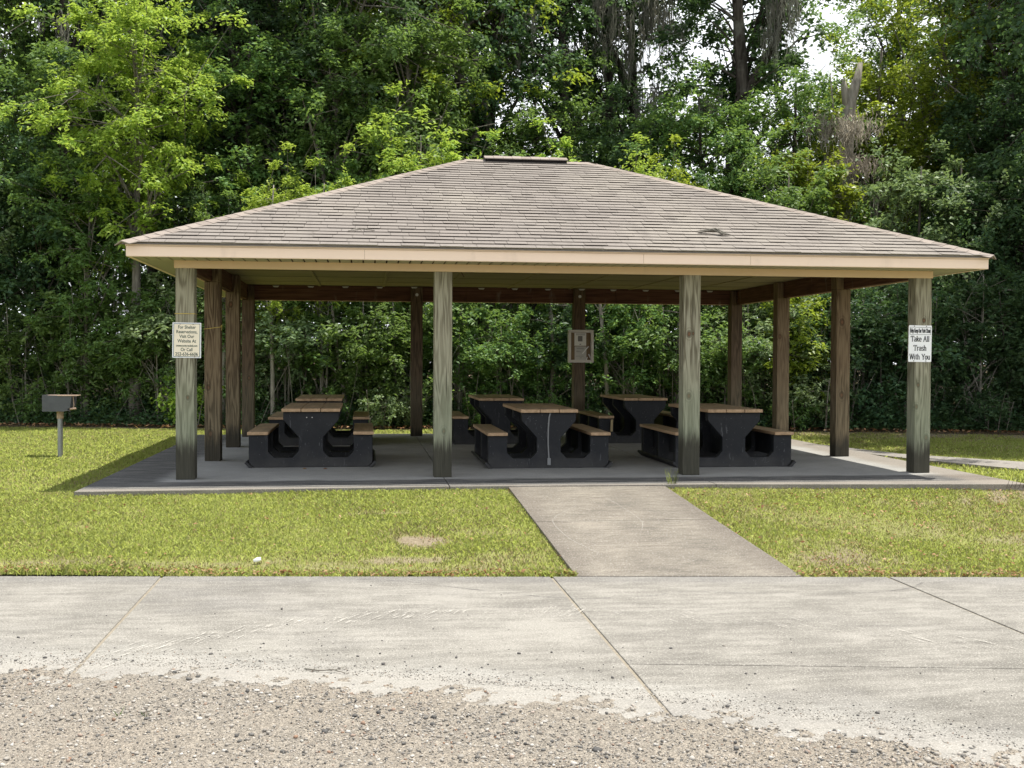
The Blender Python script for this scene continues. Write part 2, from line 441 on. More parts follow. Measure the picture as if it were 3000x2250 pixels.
tb = t.n('BsdfTransparent'); d = t.n('BsdfDiffuse'); d.inputs[0].default_value = (.16, .155, .15, 1)
mx = t.n('MixShader'); t.put(mx.inputs[0], t.math('MULTIPLY', t.step(a, .35, .7), .5))
t.t.links.new(tb.outputs[0], mx.inputs[1]); t.t.links.new(d.outputs[0], mx.inputs[2]); t.t.links.new(mx.outputs[0], t.out.inputs[0])
M['tyre'] = t.m

# ------------------------------------------------------------------ setting: levels
def edge_y(x):            # rear edge of the front sidewalk
    return -4.25 - .113 * (x - .3)
def lawn_z(x, y):
    x = np.asarray(x, float); y = np.asarray(y, float)
    t = np.clip((-1.0 - y) / 3.35, 0, 1)
    return -.05 - .278 * t + .004 * np.sin(x * 1.3 + y) * np.clip(t * 3, 0, 1)
def gravel_y(x):
    x = np.clip(x, -4, 7)
    return -6.88 - .1 * x - .06 * x * x * np.where(x > 0, 1, -.1)
def grid(xs, ys, zf):
    X, Y = np.meshgrid(xs, ys)
    V = np.stack([X, Y, zf(X, Y)], -1).reshape(-1, 3)
    nx, ny = len(xs), len(ys)
    i = (np.arange(ny - 1)[:, None] * nx + np.arange(nx - 1)[None, :]).ravel()
    return V, np.stack([i, i + 1, i + nx + 1, i + nx], -1)
def rough(X, Y, s=1.0, seed=0):
    r = np.random.RandomState(seed); z = 0
    for k in range(7):
        a, b, c = r.uniform(-1, 1, 3); f = s * 1.7 ** k
        z = z + np.sin((a * X + b * Y) * f * 2 + c * 9) / 1.5 ** k
    return z

g = MB(); g.add([(-500, -500, -.62), (500, -500, -.62), (500, 500, -.62), (-500, 500, -.62)], [(0, 1, 2, 3)])
tag(g.build('ground', M['floor']), 'flat ground reaching to the horizon beyond the park', 'ground', kind='structure')

def forest_y(x):          # where the lawn meets the wood
    return np.interp(x, [-20, -5.5, -1.8, 2.3, 5.5, 8, 11, 14, 16, 30], [12.6, 11.6, 10.7, 10.05, 9.9, 9.3, 8.75, 7.9, 7.2, 5.5])
def fbm(x, y, s, seed): return rough(x, y, s, seed) / 2.4
def bare(x, y):
    """0 = full turf, 1 = bare earth"""
    b = np.zeros_like(x)
    e = y - edge_y(x)
    b = np.maximum(b, np.clip(1.6 - np.hypot((x - 2.53) / .24, (y + 3.25) / .24) + .45 * fbm(x, y, 5, 1), 0, 1))
    for cx, cy, rx, ry, st in ((.95, -3.95, .75, .22, .8), (2.35, -3.95, .45, .16, .75), (2.2, -2.1, .35, .12, .6), (3.3, -4.0, .5, .4, .5), (3.1, -3.0, .45, .18, .5),
                               (9.0, -1.75, 1.2, .36, .9), (9.9, -2.3, 1.2, .8, .6), (6.3, -3.9, .6, .55, .6), (7.3, -3.2, .9, .35, .6), (8.3, -3.6, .8, .4, .6), (6.9, -2.4, .9, .3, .4)):
        b = np.maximum(b, st * np.clip(1.3 - np.hypot((x - cx) / rx, (y - cy) / ry) + .7 * fbm(x, y, 4, 2), 0, 1))
    b = np.maximum(b, np.clip(fbm(x, y, 2.2, 6) - .55, 0, .5) * (y < -1))
    b = np.maximum(b, .55 * np.clip(1 - np.abs(e - .34) / .3 + .5 * fbm(x, y, 3, 7), 0, 1) * (x < 3.8))
    b = np.maximum(b, .46 * (x > 5.4) * (y < -1) * np.clip(.6 + fbm(x, y, 1.6, 8), 0, 1))
    fd_ = forest_y(x) - y
    b = np.maximum(b, np.clip(1.2 - fd_ / .5 + .5 * fbm(x, y, 3, 9), 0, .9) * (fd_ < 1.2))
    b = np.maximum(b, .75 * (x > 9.5) * np.clip(1.3 - fd_ / 1.8 + .5 * fbm(x, y, 2, 10), 0, 1))
    return b
xs = np.concatenate([np.linspace(-40, -9, 12), np.arange(-8.5, -2.6, .2), np.arange(-2.5, 10.6, .05), np.arange(10.7, 17, .2), np.linspace(17.5, 45, 12)])
ts = np.linspace(0, 1, 70)
ys_back = np.arange(-.7, 13.6, .3)
rows = []
X = np.tile(xs, (len(ts) + len(ys_back), 1)); Y = np.zeros_like(X)
for i, tt in enumerate(ts): Y[i] = edge_y(xs) + .004 + (-1.0 - edge_y(xs)) * tt
for j, yy in enumerate(ys_back): Y[len(ts) + j] = yy
V = np.stack([X, Y, lawn_z(X, Y)], -1).reshape(-1, 3)
nx, ny = len(xs), X.shape[0]
i = (np.arange(ny - 1)[:, None] * nx + np.arange(nx - 1)[None, :]).ravel()
lawn = np_obj('lawn', V, np.stack([i, i + 1, i + nx + 1, i + nx], -1), M['turf'], smooth=True)
at = lawn.data.attributes.new('bare', 'FLOAT', 'POINT'); at.data.foreach_set('value', bare(V[:, 0], V[:, 1]).astype(np.float32))
tag(lawn, 'mown lawn turf around the picnic shelter', 'lawn', kind='structure')

fx = np.concatenate([np.linspace(-60, -12, 8), np.arange(-10, 20, .3), np.linspace(21, 70, 8)])
fd = np.concatenate([[0, .15, .4, .8, 1.5, 3, 6], np.linspace(10, 110, 12)])
X = np.tile(fx, (len(fd), 1)); Y = forest_y(X) + fd[:, None] + .12 * rough(X, X * 0, 2.5, 3) * (fd[:, None] < 2)
Z = -.04 + .05 * np.clip(fd[:, None] * 2, 0, 1) + .03 * rough(X, Y, .8, 4) * np.clip(fd[:, None], 0, 1)
V = np.stack([X, Y, Z], -1).reshape(-1, 3); nx, ny = len(fx), len(fd)
i = (np.arange(ny - 1)[:, None] * nx + np.arange(nx - 1)[None, :]).ravel()
tag(np_obj('forest_floor', V, np.stack([i, i + 1, i + nx + 1, i + nx], -1), M['floor'], smooth=True), 'brown leaf litter under the trees', 'ground', kind='structure')

# gravel lot, rising over the worn edge of the sidewalk
gx = np.concatenate([np.linspace(-40, -3, 12), np.arange(-2.5, -.5, .06), np.arange(-.45, 6, .02), np.arange(6.05, 9, .06), np.linspace(9.3, 45, 12)])
gy = np.concatenate([np.linspace(-60, -12, 8), np.arange(-11, -9.5, .06), np.arange(-9.45, -6.6, .02)])
def gz(X, Y):
    d = gravel_y(X) + .02 * rough(X, Y, 1.6, 11) + .010 * rough(X, Y, 7, 12) + .010 * rough(X, Y, 22, 14) - Y
    return -.329 + .026 * np.clip(d / .6, 0, 1) + .0035 * rough(X, Y, 6, 13) + .003 * rough(X, Y, 24, 15) + .0025 * rough(X, Y, 46, 16) - .012 * np.clip(-d / .35, 0, 1)
V, F = grid(gx, gy, gz)
tag(np_obj('gravel_lot', V, F, M['gravel'], smooth=True), 'sandy gravel surface in the foreground', 'gravel', kind='structure')

# front sidewalk: concrete panels with open joints
sw = MB(); G = .011
ZS = -.32
def panel(x0, x1, yb0, yb1, yf0, yf1, z=ZS):
    """yb = rear y at x0,x1 ; yf = front y at x0,x1"""
    q = [(x0, yf0), (x1, yf1), (x1, yb1), (x0, yb0)]
    sw.add([(x, y, z) for x, y in q] + [(x, y, z - .12) for x, y in q], [(0, 1, 2, 3), (0, 4, 5, 1), (1, 5, 6, 2), (2, 6, 7, 3), (3, 7, 4, 0)])
js = [-11.9, -8.8, -5.7, -2.62, .46, 3.53, 6.21, 9.3, 12.4, 15.5]
LJ = lambda x: -7.257 - .16 * (x - 3.574)
for a, b in zip(js[:-1], js[1:]):
    a2, b2 = a + G, b - G
    if a < 3:
        panel(a2, b2, edge_y(a2), edge_y(b2), -10.2, -10.2)
    else:
        panel(a2, b2, edge_y(a2), edge_y(b2), LJ(a2) + G * .6, LJ(b2) + G * .6)
        panel(a2, b2, LJ(a2) - G * .6, LJ(b2) - G * .6, -10.6, -10.6)
o = sw.build('sidewalk', M['side'], bevel=.006)
tag(o, 'wide concrete sidewalk with dusty patches in front of the lawn', 'sidewalk', kind='structure')
jf = MB(); jf.add([(-11.9, -10.2, ZS - .009), (15.5, -10.2, ZS - .009), (15.5, edge_y(15.5) - .02, ZS - .009), (-11.9, edge_y(-11.9) - .02, ZS - .009)], [(0, 1, 2, 3)])
tag(jf.build('sidewalk_joint', M['joint']), 'sandy filler in the joints of the concrete sidewalk', 'joint', kind='structure')

# walkway sloping up to the slab
wk = MB()
def wkp(y): 
    t = (-.93 - y) / (4.70 - .93)
    return (3.645 + .085 * t, 5.425 + .10 * t, -.012 - .303 * t)
ysegs = [-.915, -2.69, -2.71, None]
def wpanel(y0, y1):
    l0, r0, z0 = wkp(y0); l1, r1, z1 = wkp(y1)
    ye_l, ye_r = (y1, y1) if y1 > -4 else (edge_y(l1) + .006, edge_y(r1) + .006)
    q = [(l1, ye_l, z1), (r1, ye_r, z1), (r0, y0, z0), (l0, y0, z0)]
    wk.add(q + [(x, y, z - .12) for x, y, z in q], [(0, 1, 2, 3), (0, 4, 5, 1), (1, 5, 6, 2), (2, 6, 7, 3), (3, 7, 4, 0)])
wpanel(-.93, -2.69); wpanel(-2.703, -4.70)
tag(wk.build('walkway', M['walk'], bevel=.005), 'tan stained concrete walkway sloping from sidewalk up to shelter slab', 'path', kind='structure')

# shelter slab
sl = MB()
def spoly(q, z=0.0, d=.16):
    n = len(q)
    sl.add([(x, y, z) for x, y in q] + [(x, y, z - d) for x, y in q], [tuple(range(n))] + [(i, i + n, (i + 1) % n + n, (i + 1) % n) for i in range(n)])
cuts = [-.975, 2.99, 6.02, 9.62]
fy = lambda x: np.interp(x, [-1, 3.5, 6, 9.7], [-1.10, -.92, -1.0, -1.34])
gpx = .004
for k in range(3):
    a, b = cuts[k] + gpx, cuts[k + 1] - gpx
    spoly([(a, fy(a)), (b, fy(b)), (b, 3.70), (a, 3.70)])
    spoly([(a, 3.708), (b, 3.708), (b, 7.95), (a, 7.95)])
o = sl.build('slab', M['slab'], bevel=.006)
tag(o, 'grey concrete floor slab under the picnic shelter', 'slab', kind='structure')
b = MB(); b.box(-.95, 9.6, -.88, 7.93, -.15, -.012); tag(b.build('slab_joint', M['dark']), 'dark joints between slab panels under the shelter', 'joint', kind='structure')

# side path at the back right
near = [(9.63, 3.15), (10.03, 1.82), (10.62, .55), (11.5, -1.1), (13.0, -3.3)]
far = [(9.63, 5.1), (10.2, 2.95), (11.3, 1.5), (12.4, .1), (14.2, -2.2)]
pm = MB()
for k in range(4):
    q = [near[k], near[k + 1], far[k + 1], far[k]]
    pm.add([(x, y, -.012) for x, y in q] + [(x, y, -.12) for x, y in q], [(0, 1, 2, 3), (0, 4, 5, 1), (2, 6, 7, 3)])
tag(pm.build('path', M['path']), 'narrow concrete path curving away behind the right posts', 'path', kind='structure')

# ------------------------------------------------------------------ picnic shelter
SH = tag(empty('picnic_shelter', (0, 0, 0)), 'open picnic shelter with brown shingle hip roof on square wooden posts', 'shelter')
HW = .106
PX = [0, 2.98, 6.017, 9.0]; PXB = [0, 3.0, 6.0, 9.0]; PD = 2.42; YB = 3 * PD
BT = 2.715; BZ = 2.452            # beam top / bottom
def post(x, y, mat, row, side):
    """row: f/b/None, side: l/r/None - the notch for the outer beam"""
    m = MB()
    m.box(x - HW, x + HW, y, y + 2 * HW, 0.0, BZ - .004)
    x0, x1, y0, y1 = x - HW, x + HW, y, y + 2 * HW
    if row == 'f': y0 = y + HW
    if row == 'b': y1 = y + HW
    if side == 'l': x0 = x
    if side == 'r': x1 = x
    m.box(x0, x1, y0, y1, BZ - .003, BT - .01)
    return m.build('post', mat, SH, bevel=.007)
posts = {}
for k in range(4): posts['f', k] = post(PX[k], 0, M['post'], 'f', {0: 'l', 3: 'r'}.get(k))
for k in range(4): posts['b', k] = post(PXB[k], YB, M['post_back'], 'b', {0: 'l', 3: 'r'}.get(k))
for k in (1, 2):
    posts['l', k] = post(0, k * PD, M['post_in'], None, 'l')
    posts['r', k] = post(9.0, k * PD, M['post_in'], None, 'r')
def bolt(parent, x, y, z):
    m = MB(); m.tube([(x, y, z), (x, y - .006, z)], .028, 14); m.tube([(x, y - .006, z), (x, y - .018, z)], .013, 6)
    m.build('bolt', M['bolt'], parent)
for k in range(4):
    bolt(posts['b', k], PXB[k] - (.03 if k == 0 else -.03 if k == 3 else 0), YB, 2.565)
# beams (each of two plies) on the outer half of the posts
Y0, Y1 = 0.0, YB + 2 * HW
def beam(name, *bx):
    m = MB()
    for q in bx: m.box(*q)
    return m.build(name, M['beam'], SH, bevel=.004)
beam('front_beam', (-HW + .1, 9 + HW - .1, Y0 + .012, Y0 + .052, BZ, BT), (-HW + .1, 9 + HW - .1, Y0 + .056, Y0 + HW - .006, BZ, BT))
beam('back_beam', (-HW + .1, 3.9, Y1 - HW + .006, Y1 - .06, BZ, BT), (3.905, 6.7, Y1 - HW + .004, Y1 - .06, BZ, BT), (6.705, 9 + HW - .1, Y1 - HW + .006, Y1 - .06, BZ, BT), (-HW + .1, 9 + HW - .1, Y1 - .056, Y1 - .014, BZ, BT))
beam('side_beam', (-HW + .014, -.056, Y0 + .012, Y1 - .014, BZ + .002, BT - .002), (-.052, -.004, Y0 + HW, Y1 - HW, BZ, BT))
beam('side_beam', (9.056, 9 + HW - .014, Y0 + .012, Y1 - .014, BZ + .002, BT - .002), (9.004, 9.052, Y0 + HW, Y1 - HW, BZ, BT))
# painted wrap on the outer faces
m = MB()
m.box(-HW - .004, 9 + HW + .004, -.016, .010, BZ - .008, 2.53)
m.box(-HW - .004, 9 + HW + .004, -.013, .05, BZ - .010, BZ - .003)
m.build('beam_wrap', M['wrap'], SH, bevel=.003)
m = MB(); m.box(-HW - .004, 9 + HW + .004, Y1 - .012, Y1 + .014, BZ - .008, 2.53); m.build('beam_wrap', M['wrap'], SH)
m = MB(); m.box(-HW - .014, -HW + .012, .0, Y1, BZ - .008, 2.53); m.build('beam_wrap', M['wrap'], SH)
m = MB(); m.box(9 + HW - .012, 9 + HW + .014, .0, Y1, BZ - .008, 2.53); m.build('beam_wrap', M['wrap'], SH)
# ceiling boards with battens
m = MB()
m.box(-.004, 9.004, HW, Y1 - HW + .004, 2.718, 2.74)
ob = m.build('ceiling', M['ceiling'], SH)
m = MB()
for k in range(1, 8):
    x = 1.14 * k + .12
    m.box(x - .022, x + .022, HW, Y1 - HW, 2.704, 2.7178)
m.build('ceiling_batten', M['ceiling'], SH)
for y in (.75, 1.35, 2.6, 3.85, 5.1, 6.3):
    m = MB(); m.box(.02, 8.98, y - .008, y + .008, 2.7155, 2.7176)
    m.build('ceiling_seam', M['dark'], ob)
for k in range(14):       # metal clips along the inner top of the back beam
    x = .484 + .6165 * k
    m = MB(); yb = Y1 - HW
    if abs(x - 3) < .11 or abs(x - 6) < .11: yb = YB
    pts = [(-.062, 0), (.062, 0), (.036, -.028), (-.036, -.028)]
    m.prism_y([(x + a, 2.706 + b) for a, b in reversed(pts)], yb - .03, yb - .002)
    m.build('rafter_clip', M['clip'], SH, bevel=.004)

# eaves: fascia + vented soffit
OX, OYF = .548, .538
EX0, EX1, EY0, EY1 = -OX, 9 + OX, -OYF, Y1 + OYF
FT, FB = 2.683, 2.527
def fascia(f):
    m = MB(); m.box(*f[0]); m.box(*f[1]); m.box(*f[2])
    return m.build('fascia', M['fascia'], SH, bevel=.003)
fascia(((EX0, EX1, EY0, EY0 + .03, FB, FT), (EX0 - .006, EX1 + .006, EY0 - .008, EY0 - .001, FT - .042, FT - .002), (EX0, EX1, EY0 + .002, EY0 + .05, FB - .004, FB - .0005)))
fascia(((EX0, EX1, EY1 - .03, EY1, FB, FT), (EX0 - .006, EX1 + .006, EY1 + .001, EY1 + .008, FT - .042, FT - .002), (EX0, EX1, EY1 - .05, EY1 - .002, FB - .004, FB - .0005)))
fascia(((EX0, EX0 + .03, EY0 + .031, EY1 - .031, FB, FT), (EX0 - .008, EX0 - .001, EY0, EY1, FT - .042, FT - .002), (EX0 + .002, EX0 + .05, EY0 + .05, EY1 - .05, FB - .004, FB - .0005)))
fascia(((EX1 - .03, EX1, EY0 + .031, EY1 - .031, FB, FT), (EX1 + .001, EX1 + .008, EY0, EY1, FT - .042, FT - .002), (EX1 - .05, EX1 - .002, EY0 + .05, EY1 - .05, FB - .004, FB - .0005)))
m = MB()
m.box(EX0 - .02, EX1 + .02, EY0 - .020, EY0 - .009, FT - .008, FT + .004); m.box(EX0 - .02, EX0 - .009, EY0 - .009, EY1 + .02, FT - .008, FT + .004); m.box(EX1 + .009, EX1 + .02, EY0 - .009, EY1 + .02, FT - .008, FT + .004)
m.build('drip_edge', plain('drip_edge', (.40, .38, .31), .5), SH)
m = MB(); m.box(EX0, EX1, EY0 - .0012, EY0 - .0002, FT - .047, FT - .0425)
for xx in (2.05, 5.27, 6.56): m.box(xx, xx + .004, EY0 - .0014, EY0 - .0003, FB + .002, FT - .048)
m.build('fascia_seam_shade', plain('seam_shade', (.46, .34, .24), .7), SH)  # strip below the band is its shade put into colour; uprights are joints
def soffit(xa, xb, ya, yb, along):
    m = MB(); p = .135
    a, b = (xa, xb) if along == 'x' else (ya, yb)
    q = a
    while q < b - .01:
        e = min(q + p - .018, b)
        if along == 'x': m.box(q, e, ya, yb, FB + .002, FB + .012)
        else: m.box(xa, xb, q, e, FB + .002, FB + .012)
        q += p
    so_ = m.build('soffit', M['soffit'], SH)
    m = MB(); m.box(xa, xb, ya, yb, FB + .030, FB + .036)
    m.build('gap_shade_backing', M['dark'], so_)  # near-black sheet puts the shade between the soffit boards into colour
    return so_
soffit(EX0 + .03, EX1 - .03, EY0 + .03, -.014, 'x')
soffit(EX0 + .03, EX1 - .03, Y1 + .014, EY1 - .03, 'x')
soffit(EX0 + .03, -HW - .014, -.012, Y1 + .012, 'y')
soffit(9 + HW + .014, EX1 - .03, -.012, Y1 + .012, 'y')

# roof: shingle courses laid piece by piece on the four slopes
DX0, DX1, DY0, DY1 = EX0 - .035, EX1 + .035, EY0 - .035, EY1 + .035
RY = (DY0 + DY1) / 2; RX0, RX1, RZ = 3.552, 5.474, 4.408; EZ = 2.676
rs = np.random.RandomState(5)
roof = MB()
c = [Vector((DX0, DY0, EZ)), Vector((DX1, DY0, EZ)), Vector((DX1, DY1, EZ)), Vector((DX0, DY1, EZ))]
ra, rb = Vector((RX0, RY, RZ)), Vector((RX1, RY, RZ))
low = Vector((0, 0, -.012))
roof.add([p + low for p in c] + [ra + low, rb + low] + [p + low * 1.8 for p in c],
         [(0, 1, 5, 4), (1, 2, 5), (2, 3, 4, 5), (3, 0, 4), (0, 6, 7, 1), (1, 7, 8, 2), (2, 8, 9, 3), (3, 9, 6, 0)])
def slope(pl, pr, tl, tr):
    """pl, pr eave corners (left, right seen from outside); tl, tr the top corners"""
    u = (pr - pl).normalized(); W = (pr - pl).length
    a0 = (tl - pl).dot(u); a1 = (tr - pl).dot(u)
    v = (tl - pl - u * a0); L = v.length; v.normalize(); n = u.cross(v).normalized()
    if n.z < 0: n = -n
    e = .1385; rows = int(L / e)
    e = L / rows
    for r in range(rows):
        v0 = r * e - .012; v1 = (r + 1) * e + .006
        f0, f1 = max(v0, 0) / L, min(v1 / L, 1)
        l0, r0 = a0 * f0, W + (a1 - W) * f0
        l1, r1 = a0 * f1, W + (a1 - W) * f1
        x = l0 - rs.uniform(0, .25)
        ph = rs.uniform(0, 6)
        while x < r0:
            w = rs.choice([.16, .21, .26, .31, .36]) + rs.uniform(-.02, .02)
            t = rs.choice([.0125, .0145, .0175], p=[.36, .36, .28]) + rs.uniform(0, .001)
            xa, xb = max(x, l0), min(x + w - .004, r0)
            ya, yb = min(max(x, l1), r1), max(min(x + w - .004, r1), l1)
            if xb - xa > .01 and yb - ya > .002:
                dv = [.0035 * math.sin(1.7 * q + ph) + .002 * math.sin(5.1 * q + 2 * ph) for q in (xa, xb)]
                P0 = pl + u * xa + v * (v0 + dv[0]); P1 = pl + u * xb + v * (v0 + dv[1])
                Q0 = pl + u * ya + v * v1; Q1 = pl + u * yb + v * v1
                b = n * (t - .0045) + v * .002
                roof.add([P0 + n * t, P1 + n * t, Q1 + n * .002, Q0 + n * .002, P0 + b, P1 + b, Q1 + n * .0008, Q0 + n * .0008], [(0, 1, 2, 3), (4, 5, 1, 0), (4, 0, 3, 7), (5, 6, 2, 1), (4, 7, 6, 5)])
            x += w
    return u, v, n
fr = slope(c[0], c[1], ra, rb); rt_ = slope(c[1], c[2], rb, rb); bk = slope(c[2], c[3], rb, ra); lt = slope(c[3], c[0], ra, ra)
RO = roof.build('roof', M['shingle'], SH)
def caps(p0, p1, n1, n2, name, w=.135):
    m = MB(); d = (p1 - p0); L = d.length; d.normalize()
    nm = (n1 + n2).normalized()
    s1 = n1.cross(d).normalized(); s1 = s1 if s1.dot(n2) < 0 else -s1
    s2 = n2.cross(d).normalized(); s2 = s2 if s2.dot(n1) < 0 else -s2
    k = int(L / .145); st = L / k
    for i in range(k):
        a = p0 + d * (i * st - .01); b = p0 + d * ((i + 1) * st + .03)
        ww = w + rs.uniform(-.006, .006); t = .013 + rs.uniform(0, .002)
        A = [a + nm * (t + .006), a + s1 * ww + n1 * t, a + s2 * ww + n2 * t]
        B = [b + nm * .014, b + s1 * ww + n1 * .008, b + s2 * ww + n2 * .008]
        C = [a + s1 * ww + n1 * .004, a + s2 * ww + n2 * .004, a + nm * .004]
        D = [b + s1 * ww + n1 * .002, b + s2 * ww + n2 * .002]
        m.add(A + B + C + D, [(0, 3, 4, 1), (0, 2, 5, 3), (0, 1, 6, 8), (0, 8, 7, 2), (1, 4, 9, 6), (2, 7, 10, 5)])
    me = m.build(name, M['cap'], RO)
    return me
caps(c[0], ra, fr[2], lt[2], 'hip_cap'); caps(c[1], rb, fr[2], rt_[2], 'hip_cap')
caps(c[2], rb, bk[2], rt_[2], 'hip_cap'); caps(c[3], ra, bk[2], lt[2], 'hip_cap')
caps(ra, Vector((3.86, RY, RZ)), fr[2], bk[2], 'ridge_cap'); caps(rb, Vector((5.10, RY, RZ)), fr[2], bk[2], 'ridge_cap')
m = MB(); m.prism_y([(3.86, RZ - .03), (5.10, RZ - .03), (5.10, RZ + .03), (3.86, RZ + .03)], RY - .11, RY + .11)
rv = m.build('ridge_vent', M['dark'], RO)
m = MB()
for s in (-1, 1):
    n_ = 9
    for i in range(n_):
        x0 = 3.845 + i * (5.115 - 3.845) / n_; x1 = 3.845 + (i + 1) * (5.115 - 3.845) / n_ - .004
        tk = .008 if i % 2 else .004
        vs = [(x0, RY + s * .14, RZ + .022), (x1, RY + s * .14, RZ + .022), (x1, RY, RZ + .072 + tk), (x0, RY, RZ + .072 + tk)]
        vs += [(a, bb, cc - .014) for a, bb, cc in vs]
        f = [(0, 1, 2, 3), (4, 7, 6, 5), (0, 4, 5, 1), (1, 5, 6, 2), (3, 7, 4, 0)]
        m.add(vs, f if s < 0 else [tuple(reversed(q)) for q in f])
m.build('vent_cap', M['cap'], rv)

# things lying on the roof
def on_front(x, z):       # point on the front slope at that height
    f = (z - EZ) / (RZ - EZ)
    return Vector((x, DY0 + (RY - DY0) * f, z)) + fr[2] * .022
m = MB()
b0 = on_front(2.0, 2.893)
for a, bb, r in (((-.14, -.05), (.17, -.012), .006), ((-.10, .02), (.02, -.02), .004), ((-.06, -.05), (-.02, .035), .004), ((.04, -.02), (.10, .02), .004)):
    m.tube([b0 + fr[0] * a[0] + fr[1] * a[1], b0 + fr[0] * (a[0] + bb[0]) / 2 + fr[1] * (a[1] + bb[1]) / 2 + fr[2] * .02, b0 + fr[0] * bb[0] + fr[1] * bb[1]], r, 5)
tag(m.build('twig', M['bark_pale']), 'small pale twig caught on the left half of the shingle roof', 'twig')
m = MB(); b0 = on_front(6.3, 2.95)
for k in range(9):
    a0 = rs.uniform(-.20, -.08), rs.uniform(.0, .07); a1 = rs.uniform(.08, .21), rs.uniform(-.11, -.02)
    m.tube([b0 + fr[0] * a0[0] + fr[1] * a0[1], b0 + fr[0] * rs.uniform(-.02, .04) + fr[2] * rs.uniform(.02, .06), b0 + fr[0] * a1[0] + fr[1] * a1[1] + fr[2] * .008], [.008, .009, .005], 5)
tag(m.build('twig_bundle', M['bark_grey']), 'dark clump of fallen twigs on the right half of the roof', 'twigs')

# loose strap under the ceiling
m = MB(); pts = []
P0 = Vector((3.13, 2.0, 2.66)); ctrl = [(0, 0, -.02), (.06, 0, .035), (.13, 0, .04), (.20, 0, -.03), (.27, 0, -.14)]
for i in range(len(ctrl) - 1):
    a, b_ = P0 + Vector(ctrl[i]), P0 + Vector(ctrl[i + 1])
    w = .02 + .008 * i
    d = (b_ - a).normalized(); nn = Vector((-d.z, 0, d.x)) * .006
    m.add([a + Vector((0, -w, 0)), a + Vector((0, w, 0)), b_ + Vector((0, w, 0)), b_ + Vector((0, -w, 0)), a + Vector((0, -w, 0)) + nn, a + Vector((0, w, 0)) + nn, b_ + Vector((0, w, 0)) + nn, b_ + Vector((0, -w, 0)) + nn],
          [(0, 1, 2, 3), (4, 7, 6, 5), (0, 3, 7, 4), (1, 5, 6, 2), (0, 4, 5, 1), (2, 6, 7, 3)])
tag(m.build('strap', M['strap']), 'curled brown strap hanging from the shelter ceiling beside a front post', 'strap')

# twine round two posts
def twine(x, y, z, tilt, label, tail=False):
    e = HW + .004; m = MB()
    p = [(x - e, y - .004, z), (x + e, y - .004, z + tilt), (x + e, y + 2 * HW + .004, z + tilt), (x - e, y + 2 * HW + .004, z), (x - e, y - .004, z)]
    m.tube(p, .0045, 5)
    if tail: m.tube([(x + e, y - .006, z + tilt), (x + e + .02, y - .02, z + tilt + .03), (x + e + .01, y - .01, z + tilt - .05)], .003, 5)
    tag(m.build('twine', M['twine']), label, 'twine')
twine(0, 0, 1.918, 0, 'yellow twine tied around the front left post above the cream sign')
twine(0, PD, 1.80, .03, 'thin pale twine tied around the second post of the left row', True)

# ------------------------------------------------------------------ picnic tables
def make_table():
    root = empty('picnic_table')
    half = [(.735, 0), (.79, .06), (.79, .42), (.545, .42), (.545, .2), (.47, .127), (.233, .127), (.157, .208), (.157, .39), (.345, .60), (.355, .62), (.355, .718)]
    poly = half + [(-x, z) for x, z in reversed(half)]
    L = 1.9
    for y0 in (.02, L / 2 - .06, L - .14):
        m = MB(); m.prism_y(poly, y0, y0 + .12)
        m.build('end_panel', M['black'], root, bevel=.008)
    for s in (-1, 1):
        m = MB()
        m.box(min(s * .60, s * .64), max(s * .60, s * .64), .14, L - .14, .14, .42)
        m.build('bench_support', M['black'], root, bevel=.004)
        m = MB()
        a = Vector((s * .790, L / 2, .034)); ax = Vector((s * .034, 0, .034)); nn = Vector((s * .5, 0, -.5)).normalized() * .016
        m.obox(a, ax * 1.15, Vector((0, L / 2 + .03, 0)), nn)
        m.build('foot_rail', M['black'], root, bevel=.004)
        m = MB(); x0 = .805 if s > 0 else -.805
        m.box(min(x0, x0 - s * .262), max(x0, x0 - s * .262), -.03, L + .03, .421, .462)
        m.build('seat', M['plank'], root, bevel=.006)
    m = MB(); m.box(-.05, .05, .14, L - .14, .13, .70); m.build('center_panel', M['black'], root, bevel=.004)
    m = MB()
    for k in (-1, 0, 1): m.box(k * .2505 - .1215, k * .2505 + .1215, -.04, L + .04, .719, .762)
    m.build('tabletop', M['plank'], root, bevel=.006)
    return root
T = make_table()
spots = [(1.37, 1.40, 0, 'black table with tan plank top at left front of the shelter'),
         (1.33, 5.12, 0, 'black picnic table half hidden behind the left front table'),
         (4.425, 1.03, 0, 'black table with grey conduit strip at the middle of the front'),
         (4.30, 5.20, 0, 'black picnic table behind the conduit table with small pale plate on its end'),
         (6.88, .96, 0, 'black picnic table behind the third front post'),
         (6.75, 5.25, 0, 'black picnic table standing behind the notice case and third post')]
tabs = []
for k, (x, y, a, lb) in enumerate(spots):
    o = T if k == 0 else copy_tree(T)
    o.location = (x, y, 0); o.rotation_euler.z = a
    tag(o, lb, 'picnic table', 'picnic tables under the shelter'); tabs.append(o)
m = MB(); m.tube([(.015, .008, .715), (.0, .006, .66), (-.012, .006, .5), (-.012, .006, .3), (.0, .006, .10)], .010, 8)
cd = m.build('conduit', M['conduit'], tabs[2])
m = MB(); m.box(-.022, .022, -.008, .0175, .04, .13); m.build('outlet_box', M['conduit'], cd, bevel=.004)
for bx_ in (-.055, .015):
    m = MB(); m.tube([(bx_, .021, .645), (bx_, .016, .645)], .007, 8); m.build('bolt', M['clip'], tabs[0])
m = MB(); m.box(.24, .33, -.005, .0185, .62, .675); m.build('name_plate', M['conduit'], tabs[3], bevel=.003)
